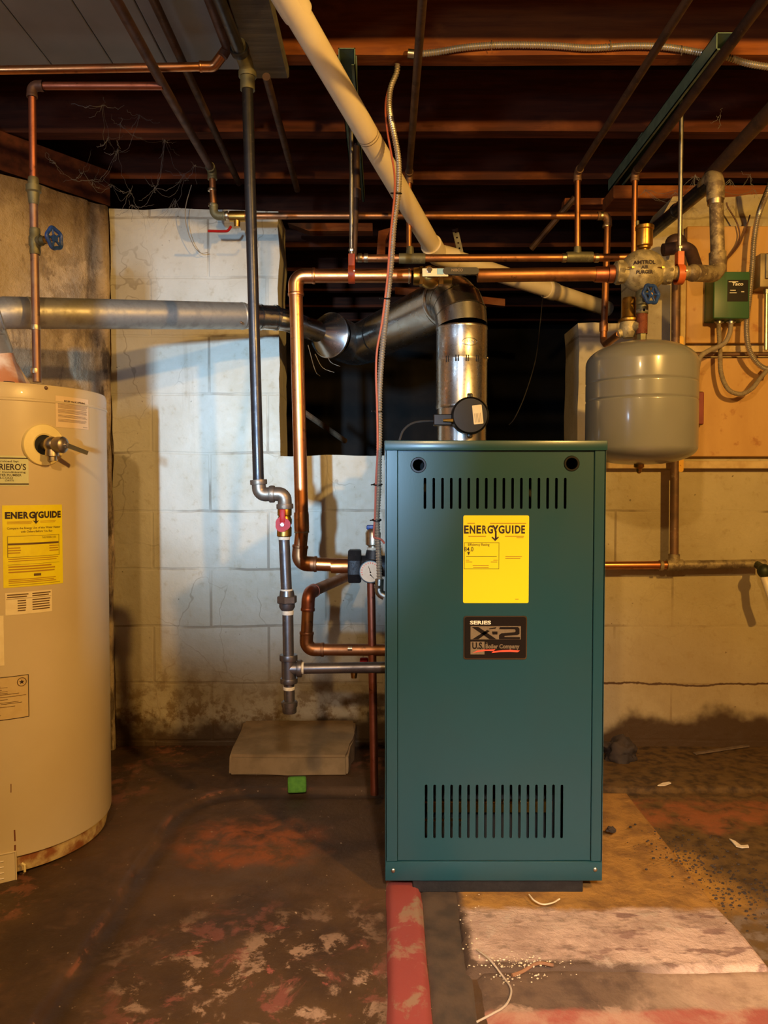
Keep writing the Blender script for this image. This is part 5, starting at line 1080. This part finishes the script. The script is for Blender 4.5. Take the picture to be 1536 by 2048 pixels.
# tan boards with battens
m = M(); pxbox(m, 1375, 452, 1900, 686, 2.672, 2.697); single('tan_board', m, PLYWOOD, 'upper tan wall board carrying the green control box', 'board')
m = M(); pxbox(m, 1374, 715, 1900, 913, 2.672, 2.697); single('tan_board', m, PLYWOOD, 'lower tan wall board right of grey tank carrying red switch plate', 'board')
m = M(); pxbox(m, 1372, 691, 1900, 704, 2.668, 2.697); single('wall_batten', m, BATTEN, 'cream batten strip between upper and lower tan boards', 'batten')
m = M(); pxbox(m, 1180, 922, 1900, 937, 2.662, 2.697); single('wall_batten', m, BATTEN, 'cream batten strip below the lower tan board', 'batten')
m = M(); pxbox(m, 1362, 560, 1371, 690, 2.655, 2.697); single('wall_batten', m, BATTEN, 'short upright cream strip right of tarnished wall pipe', 'batten')
cw = thing('wall_conduit_pipe', 'thin brown pipe running level along batten between tan boards', 'pipe', P(1450, 708, 2.65)); m = M(); m.tube([P(1386, 709, 2.652), P(1900, 707, 2.652)], .0065, 12); ob('tube', m, COPPER_OLD, cw)
# green relay box
gb = thing('relay_box', 'green metal pump relay box with black label on upper tan board', 'control box', P(1463, 640, 2.63)); yf = 2.595
a, b = P(1428, 543, yf), P(1499, 637, yf)
m = M(); m.rbox((a.x, yf, b.z), (b.x, 2.672, a.z), .004, 3); ob('case', m, GREENBOX, gb)
a, b = P(1455, 560, yf), P(1496, 603, yf); m = M(); m.poly([V((a.x, yf-.001, a.z)), V((b.x, yf-.001, a.z)), V((b.x, yf-.001, b.z)), V((a.x, yf-.001, b.z))], (0,.0015,0)); m.mat(1)
o = P(1475, 568, yf); m.fit('Taco', -.019, .019, 0, .0115, lambda u, v: V((o.x+u+.2*v, yf-.0016, o.z+v)), .03)
for xa, ya, xb in ((1457, 563, 1476), (1460, 580, 1471), (1459, 585, 1473), (1482, 583, 1488)):
    p, q = P(xa, ya, yf), P(xb, ya+1.5, yf); m.add([V((p.x, yf-.0016, p.z)), V((q.x, yf-.0016, p.z)), V((q.x, yf-.0016, q.z)), V((p.x, yf-.0016, q.z))], [(0,1,2,3)])
ob('label', m, [PLATEBLK, WHITEINK], gb, 'black printed label', flat=True)
for px in (1438, 1462):
    m = M(); p = P(px, 640, 2.63); m.tube([p+V((0,0,.004)), p-V((0,0,.012))], .011, 12); m.tube([p-V((.016,0,.006)), p+V((.016,0,-.006))], .0035, 6); ob('cable_connector', m, ZINC, gb)
m = M(); flex(m, [P(1437, 646, 2.63), P(1440, 700, 2.62), P(1442, 745, 2.62), P(1456, 778, 2.61), P(1480, 788, 2.61), P(1503, 778, 2.60), P(1520, 757, 2.60), P(1545, 728, 2.60)], .0075, .005, .08, 10); single('flex_cable', m, CABLE_GREY, 'grey armoured cable looping low from left of green box to right edge', 'cable')
m = M(); flex(m, [P(1462, 646, 2.63), P(1459, 668, 2.61), P(1447, 688, 2.58), P(1420, 700, 2.54), P(1402, 712, 2.5), P(1396, 730, 2.48), P(1393, 770, 2.48)], .0075, .005, .08, 10); single('flex_cable', m, CABLE_GREY, 'grey armoured cable curving from green box to behind grey tank', 'cable')
m = M(); flex(m, [P(1552, 340, 2.45), P(1534, 385, 2.52), P(1517, 430, 2.6), P(1508, 480, 2.61), P(1504, 540, 2.61), P(1498, 600, 2.61), P(1493, 650, 2.61), P(1496, 690, 2.60), P(1506, 715, 2.60), P(1524, 734, 2.6), P(1548, 742, 2.6)], .0085, .006, .14, 12); single('armoured_cable', m, MCMAT, 'shiny armoured cable looping down right of green box', 'cable')
for lab, q in (('thin brown wire with loop, left of its pair above green box', [(1453, 405), (1456, 415), (1470, 438), (1477, 455), (1479, 472), (1474, 488), (1461, 508), (1453, 522), (1452, 543)]), ('thin brown wire slanting right of its pair above green box', [(1500, 430), (1494, 450), (1486, 472), (1478, 490), (1465, 507), (1451, 521)])):
    m = M(); m.tube(smooth([P(x_, y_, 2.655) for x_, y_ in q], 6), .0026, 8); single('thin_wire', m, WIRE_BROWN, lab, 'wire')
m = M(); a, b = P(1521, 506, 2.6), P(1580, 574, 2.6); m.rbox((a.x, 2.6, b.z), (b.x, 2.672, a.z), .004, 2); eb = thing('electrical_box', 'grey electrical box cut off by right edge on upper tan board', 'electrical box', P(1550, 574, 2.63)); ob('case', m, GREYBOX, eb)
m = M(); a, b = P(1530, 508, 2.6), P(1575, 558, 2.6); m.rbox((a.x, 2.594, b.z), (b.x, 2.601, a.z), .002, 1); ob('cover_plate', m, ZINC, eb)
m = M(); p = P(1533, 576, 2.63); m.tube([p+V((0,0,.004)), p-V((0,0,.02))], .010, 12); m.tube([p-V((0,0,.01)), P(1532, 700, 2.63)], .007, 10); ob('conduit', m, ZINC, eb)
m = M(); a, b = P(1393, 781, 2.62), P(1413, 849, 2.62); m.rbox((a.x, 2.645, b.z), (b.x, 2.672, a.z), .003, 1); es = thing('emergency_switch', 'dark red switch plate half hidden behind grey tank', 'switch', P(1404, 849, 2.63)); ob('switch_box', m, GREYBOX, es)
m = M(); m.rbox((a.x+.004, 2.640, b.z+.003), (b.x-.001, 2.646, a.z-.003), .0015, 1); ob('plate', m, SWITCHRED, es)
# armoured cable along front joist
jc = thing('joist_cable', 'armoured cable stapled along front joist at top right', 'cable', P(1100, 96, 2.0))
m = M(); flex(m, [P(838, 108, 2.0), P(875, 104, 1.998), P(930, 95, 1.998), P(1000, 90, 1.998), P(1100, 91, 1.998), P(1180, 96, 1.998), P(1260, 92, 1.998), P(1330, 94, 1.998), P(1400, 105, 1.998), P(1450, 113, 1.998), P(1500, 128, 1.995), P(1570, 138, 1.99)], .0078, .0062, .13, 10); ob('armour', m, MCMAT, jc)
m = M(); p = P(822, 110, 2.0); m.tube([p+V((-.008,0,.004)), p+V((.02,0,.001))], .011, 12); ob('clamp', m, ZINC, jc)
for px, py in ((986, 92), (1222, 92), (1365, 102)):
    m = M(); p = P(px, py, 1.996); m.tube([p+V((-.004,-.002,.012)), p+V((-.004,-.011,.004)), p+V((-.004,-.011,-.004)), p+V((-.004,-.002,-.012))], .0015, 6); ob('staple', m, ZINC, jc)
# ================================================================ LOOSE THINGS
Yk = 2.44
k = lambda px, py, Y, dz=0: P(px, py, Y)+V((0,0,dz))
m = M(); zf = .012
vx = [(-.492, 2.40), (-.115, 2.40), (-.10, 2.56), (-.10, 2.685), (-.495, 2.685)]
top = [.075, .072, .092, .10, .10]; rng = random.Random(3)
n_ = 30; vs = []
bm = bmesh.new(); b_ = [bm.verts.new((x_, y_, zf-.004)) for x_, y_ in vx]; t__ = [bm.verts.new((x_, y_+.01, z_+zf*.0)) for (x_, y_), z_ in zip(vx, top)]
bm.faces.new(b_[::-1]); bm.faces.new(t__)
for i in range(5): bm.faces.new((b_[i], b_[(i+1) % 5], t__[(i+1) % 5], t__[i]))
bmesh.ops.bevel(bm, geom=bm.edges[:], offset=.008, segments=2, affect='EDGES'); bmesh.ops.triangulate(bm, faces=bm.faces[:]); bmesh.ops.subdivide_edges(bm, edges=[e for e in bm.edges if e.calc_length() > .03], cuts=3, use_grid_fill=True)
for v in bm.verts: v.co += V((mn.noise(v.co*22), mn.noise(v.co*22+V((5,0,0))), mn.noise(v.co*22+V((0,9,0)))))*.004
bm.verts.index_update(); m.add([v.co.copy() for v in bm.verts], [[v.index for v in f.verts] for f in bm.faces]); bm.free()
single('concrete_block', m, CONCBLK, 'worn concrete slab lying on floor against back wall under capped gas pipe', 'block', sharp=50)
m = M(); p = P(594, 1573, 2.36); z_ = floor_z(p.x, 2.30); m.rbox((-.028, -.02, 0), (.028, .02, .046), .006, 3, Matrix.Translation((P(594, 1560, 2.29).x, 2.29, z_+.001)) @ Matrix.Rotation(.12, 4, 'Z') @ Matrix.Rotation(-.3, 4, 'X')); single('sponge', m, GREENSP, 'small bright green sponge on floor in front of concrete slab', 'sponge')
def ground(px, py):
    d = P(px, py, 1.); o = V((0,0,CZ)); t = -CZ/(d.z-CZ); return o+(d-o)*t
def gz(px, py, h=.004):
    q = ground(px, py); z0 = floor_z(q.x, q.y)
    if .155 < q.x < .74 and 1.425 < q.y < 2.3: z0 = max(z0, .018)
    elif .165 < q.x < 1.1 and 1.0 < q.y < 1.5: z0 = max(z0, .008)
    elif 0 < q.x < .09 and q.y < 2.3: z0 = max(z0, .016)
    return V((q.x, q.y, z0+h))
def gtube(name, pts, r, mat, label, cat, n=6):
    m = M(); m.tube(smooth([gz(*q, h=r*.8) for q in pts], 8), r, 8); return single(name, m, mat, label, cat)
gtube('wire_offcut', [(1058, 1806), (1068, 1818), (1085, 1826), (1105, 1823), (1119, 1815)], .0017, SCRAP, 'short curved pale wire offcut on concrete pad before boiler', 'wire')
gtube('wire_offcut', [(953, 1918), (980, 1940), (1005, 1962), (1021, 1985), (1020, 2005), (1008, 2024), (985, 2038), (953, 2047)], .0019, pm('grey_offcut', rgb(176,156,132), None, rough=.5), 'long curved grey wire offcut at bottom centre right', 'wire')
gtube('twig', [(1024, 1962), (1045, 1954), (1075, 1948), (1107, 1952)], .0034, TWIG, 'brown twig lying at edge of concrete pad', 'stick')
def flake(pts, mat, label, h=.002, th=.003, name='scrap'):
    m = M(); q = [gz(x_, y_, h) for x_, y_ in pts]; zz = max(p.z for p in q); m.poly([V((p.x, p.y, zz)) for p in q], (0,0,th)); return single(name, m, mat, label, 'debris')
flake([(1315, 1582), (1325, 1577), (1338, 1575), (1342, 1577), (1330, 1582)], SCRAP, 'pale leaf shaped scrap on dark floor right of boiler')
flake([(1458, 1681), (1470, 1686), (1482, 1695), (1496, 1694), (1498, 1698), (1484, 1699), (1472, 1696)], SCRAP, 'pale curled scrap on dark soil at right edge')
m = M(); a, b = gz(1389, 1512, .003), gz(1496, 1496, .003); m.rbox((-.17/2*(b-a).length/.17, -.008, 0), (.17/2*(b-a).length/.17, .008, .005), .001, 1, Matrix.Translation((a+b)/2) @ Matrix.Rotation(math.atan2(b.y-a.y, b.x-a.x), 4, 'Z')); single('wood_lath', m, LATH, 'thin dusty wooden lath on floor near back wall at right', 'stick')
def rock(px, py, sz, label, seed, mat=ROCK):
    q = gz(px, py, 0); bm = bmesh.new(); bmesh.ops.create_icosphere(bm, subdivisions=4, radius=1); 
    for v in bm.verts:
        n_ = v.co.normalized(); k_ = 1+.45*mn.noise(n_*1.6+V((seed,0,0)))+.25*mn.noise(n_*4+V((0,seed,0)))+.1*mn.noise(n_*11); v.co = V((n_.x*sz[0]*k_, n_.y*sz[1]*k_, max(n_.z*sz[2]*k_, -sz[2]*.5)))
    bm.verts.index_update(); m = M(); m.add([v.co+q+V((0,0,sz[2]*.49)) for v in bm.verts], [[v.index for v in f.verts] for f in bm.faces]); bm.free(); return single('rubble', m, mat, label, 'rubble', sharp=70)
rock(1240, 1520, (.055, .05, .045), 'dark lump of rubble on floor just right of boiler', 3.3)
rock(1222, 1676, (.012, .01, .008), 'tiny dark stone near lower right corner of boiler', 5.3)
# crumbs of plaster at the pad edge
m = M(); rng = random.Random(5)
for i in range(170):
    px, py = rng.gauss(1035, 42), rng.gauss(1948, 11); q = gz(px, py, 0); s = .0007+.0014*rng.random()**2; m.ball(q+V((0,0,s*.4)), (s*1.3, s, s*.7), 6, 4)
for i in range(60):
    px, py = rng.uniform(870, 960), rng.uniform(1800, 1960); q = gz(px, py, 0); s = .0006+.0011*rng.random(); m.ball(q+V((0,0,s*.4)), (s*1.3, s, s*.7), 6, 4)
single('plaster_crumbs', m, SCRAP, 'pale plaster crumbs scattered along edge of broken concrete pad', 'crumbs', kind='stuff')
# soil and grit right of the pad
m = M(); rng = random.Random(9)
for i in range(900):
    t_ = rng.random(); px = 1340+t_*210+rng.gauss(0, 45); py = 1690+t_*130+rng.gauss(0, 25)
    if px > 1545 or px < 1240: continue
    q = gz(px, py, 0); s = .0008+.0028*rng.random()**4; m.ball(q+V((0,0,s*.3)), (s*1.3, s, s*.8), 6, 4)
single('gravel', m, ROCK, 'dark gritty soil along right side of concrete pad', 'grit', kind='stuff')
# cobwebs under the joists
m = M(); rng = random.Random(12)
def strand(p, q, sag): m.tube([V(p).lerp(V(q), t/8)-V((0,0,sag*math.sin(PI*t/8)))+V((rng.gauss(0,.002), 0, rng.gauss(0,.002))) for t in range(9)], .00025+.0004*rng.random()**2, 4)
anch = [(205, 210, 2.1), (240, 250, 2.15), (215, 275, 2.2), (110, 325, 2.3), (165, 345, 2.4), (185, 360, 2.45), (260, 380, 2.5), (310, 375, 2.5), (265, 410, 2.55), (370, 350, 2.5), (390, 330, 2.5), (235, 300, 2.4), (330, 280, 2.4), (280, 230, 2.2), (350, 400, 2.6), (225, 370, 2.5)]
for i in range(46):
    a, b = rng.sample(anch, 2)
    if abs(a[0]-b[0])+abs(a[1]-b[1]) < 130: strand(P(*a), P(*b), .02+.03*rng.random())
for a in anch:
    for k_ in range(5): strand(P(*a), P(a[0]+rng.gauss(0, 22), a[1]+rng.gauss(8, 22), a[2]+.02), .008)
single('cobweb', m, WEB, 'dusty cobwebs hanging under joists at upper left', 'cobweb', kind='stuff')
m = M(); rng = random.Random(13); anch = [(1410, 360, 2.4), (1390, 350, 2.4), (1380, 390, 2.45), (1500, 350, 2.5), (1510, 380, 2.55), (1460, 360, 2.45), (1530, 230, 2.2), (1350, 385, 2.5), (1290, 380, 2.5), (1440, 230, 2.2)]
for i in range(26):
    a, b = rng.sample(anch, 2)
    if abs(a[0]-b[0])+abs(a[1]-b[1]) < 150: strand(P(*a), P(*b), .03)
for a in anch:
    for k_ in range(4): strand(P(*a), P(a[0]+rng.gauss(0, 14), a[1]+rng.gauss(12, 12), a[2]), .005)
single('cobweb', m, WEB, 'wispy cobwebs under joists at upper right above dusty pipe', 'cobweb', kind='stuff')
# wire dangling on the left wall
m = M(); m.tube(smooth([P(383, 370, 2.62), P(372, 410, 2.63), P(371, 440, 2.64), P(378, 470, 2.65), P(390, 495, 2.655), P(402, 506, 2.66), P(416, 505, 2.66)], 8), .0014, 6); single('dangling_wire', m, CABLE_GREY, 'thin grey wire dangling on block wall left of red lever', 'wire')
m = M(); m.tube(smooth([P(1086, 590, 2.75), P(1080, 650, 2.75), P(1071, 720, 2.75), P(1050, 790, 2.75), P(1030, 835, 2.75), P(1018, 850, 2.75)], 8), .0018, 6); single('hanging_wire', m, CABLE_BLK, 'thin dark wire hanging in right part of dark opening', 'wire')
# timber pieces in the opening
def plk(pts, d, lab, mat=OLDWOOD):
    m = M(); m.poly([V(p) for p in pts], d); return single('wood_plank', m, mat, lab, 'plank', flat=True)
plk([P(575, 446, 3.15), P(745, 446, 3.15), P(745, 462, 3.12), P(618, 462, 3.12)], (0, .06, 0), 'short orange board under rear joists inside dark opening')
plk([P(757, 462, 3.15), P(782, 455, 3.15), P(771, 480, 3.15), P(770, 516, 3.15), P(753, 516, 3.15), P(755, 485, 3.15)], (0, .05, 0), 'curved upright wood brace inside dark opening')
a, b = P(790, 588, 3.9), P(1010, 612, 3.9); plk([a, b, b+V((0,0,.035)), a+V((0,0,.035))], (0, .04, 0), 'long reddish stick lying far back inside dark opening')
a, b = P(604, 822, 3.1), P(690, 882, 3.4); m = M(); m.tube([a, b], .012, 8); single('stick', m, LATH, 'slanting pale stick low inside dark opening', 'stick')
a, b = P(1128, 392, 2.88), P(1215, 396, 2.88); plk([P(1130, 396, 2.95), P(1220, 396, 2.95), P(1232, 408, 2.95), P(1128, 410, 2.95)], (0, .05, 0), 'short orange board end under joists right of centre')
m = M(); m.tube([P(1150, 395, 2.9), P(1062, 498, 3.0)], .012, 8); single('stick', m, DARKPIPE, 'dark slanting stick inside upper right of opening', 'stick')
# ================================================================ LIGHT
def bulb(name, loc, watts, col, r):
    L = bpy.data.lights.new(name, 'POINT'); L.energy = watts; L.color = col; L.shadow_soft_size = r
    o = bpy.data.objects.new(name, L); C.objects.link(o); o.location = loc; return o
def area(name, loc, aim, watts, col, sx, sy, spread=PI):
    L = bpy.data.lights.new(name, 'AREA'); L.shape = 'RECTANGLE'; L.size, L.size_y = sx, sy; L.energy = watts; L.color = col; L.spread = spread
    o = bpy.data.objects.new(name, L); C.objects.link(o); o.location = loc
    o.rotation_euler = (V(aim)-V(loc)).to_track_quat('-Z', 'Y').to_euler(); return o
bulb('bulb_near', (-.28, -.5, 1.86), 62, (1, .65, .27), .035)
bulb('bulb_right', (1.25, .05, 1.86), 126, (1, .57, .14), .035)
area('cool_wall_beam', (-.47, -1.5, 1.0), (-.46, 2.7, 1.11), 3.8, (.40, .66, 1), .05, .12, math.radians(24))  # added narrow cool beam for the left wall; no window stands here
area('daylight_side', (-2.57, -1.3, 1.06), (0, 1.2, 1.4), 34, (.50, .72, 1), .55, .36)
area('cool_floor_fill', (.25, -1.2, 1.95), (.38, 1.05, 0), 6, (.98, .88, .84), .12, .12, math.radians(44))  # added cool fill over the front floor, not from any stairs
w = bpy.data.worlds.new('World'); bpy.context.scene.world = w; w.use_nodes = True
w.node_tree.nodes['Background'].inputs[0].default_value = (.0, .0, .0, 1); w.node_tree.nodes['Background'].inputs[1].default_value = 0
# ================================================================ CAMERA
cam = bpy.data.cameras.new('camera'); co = bpy.data.objects.new('camera', cam); C.objects.link(co)
co.location = (0, 0, CZ); co.rotation_euler = (PI/2-TH, 0, 0)
cam.sensor_fit = 'VERTICAL'; cam.sensor_height = 24; cam.lens = 24*F/2048; cam.clip_start = .01
sc = bpy.context.scene; sc.camera = co
sc.view_settings.view_transform = 'Standard'; sc.view_settings.look = 'None'; sc.view_settings.gamma = 1; sc.view_settings.use_curve_mapping = False
sc.view_settings.exposure = 0.5
sc.cycles.use_denoising = True
sc.cycles.max_bounces = 8; sc.cycles.sample_clamp_indirect = 4

# ---------------------------------------------------------------- repeats carry a group
from collections import defaultdict
import re
byname = defaultdict(list)
for o in C.objects:
    if o.parent is None and o.get('label'): byname[re.sub(r'\.\d+$', '', o.name)].append(o)
for nm, os_ in byname.items():
    if len(os_) > 1:
        for o in os_: o['group'] = nm.replace('_', ' ') + 's around the boiler'
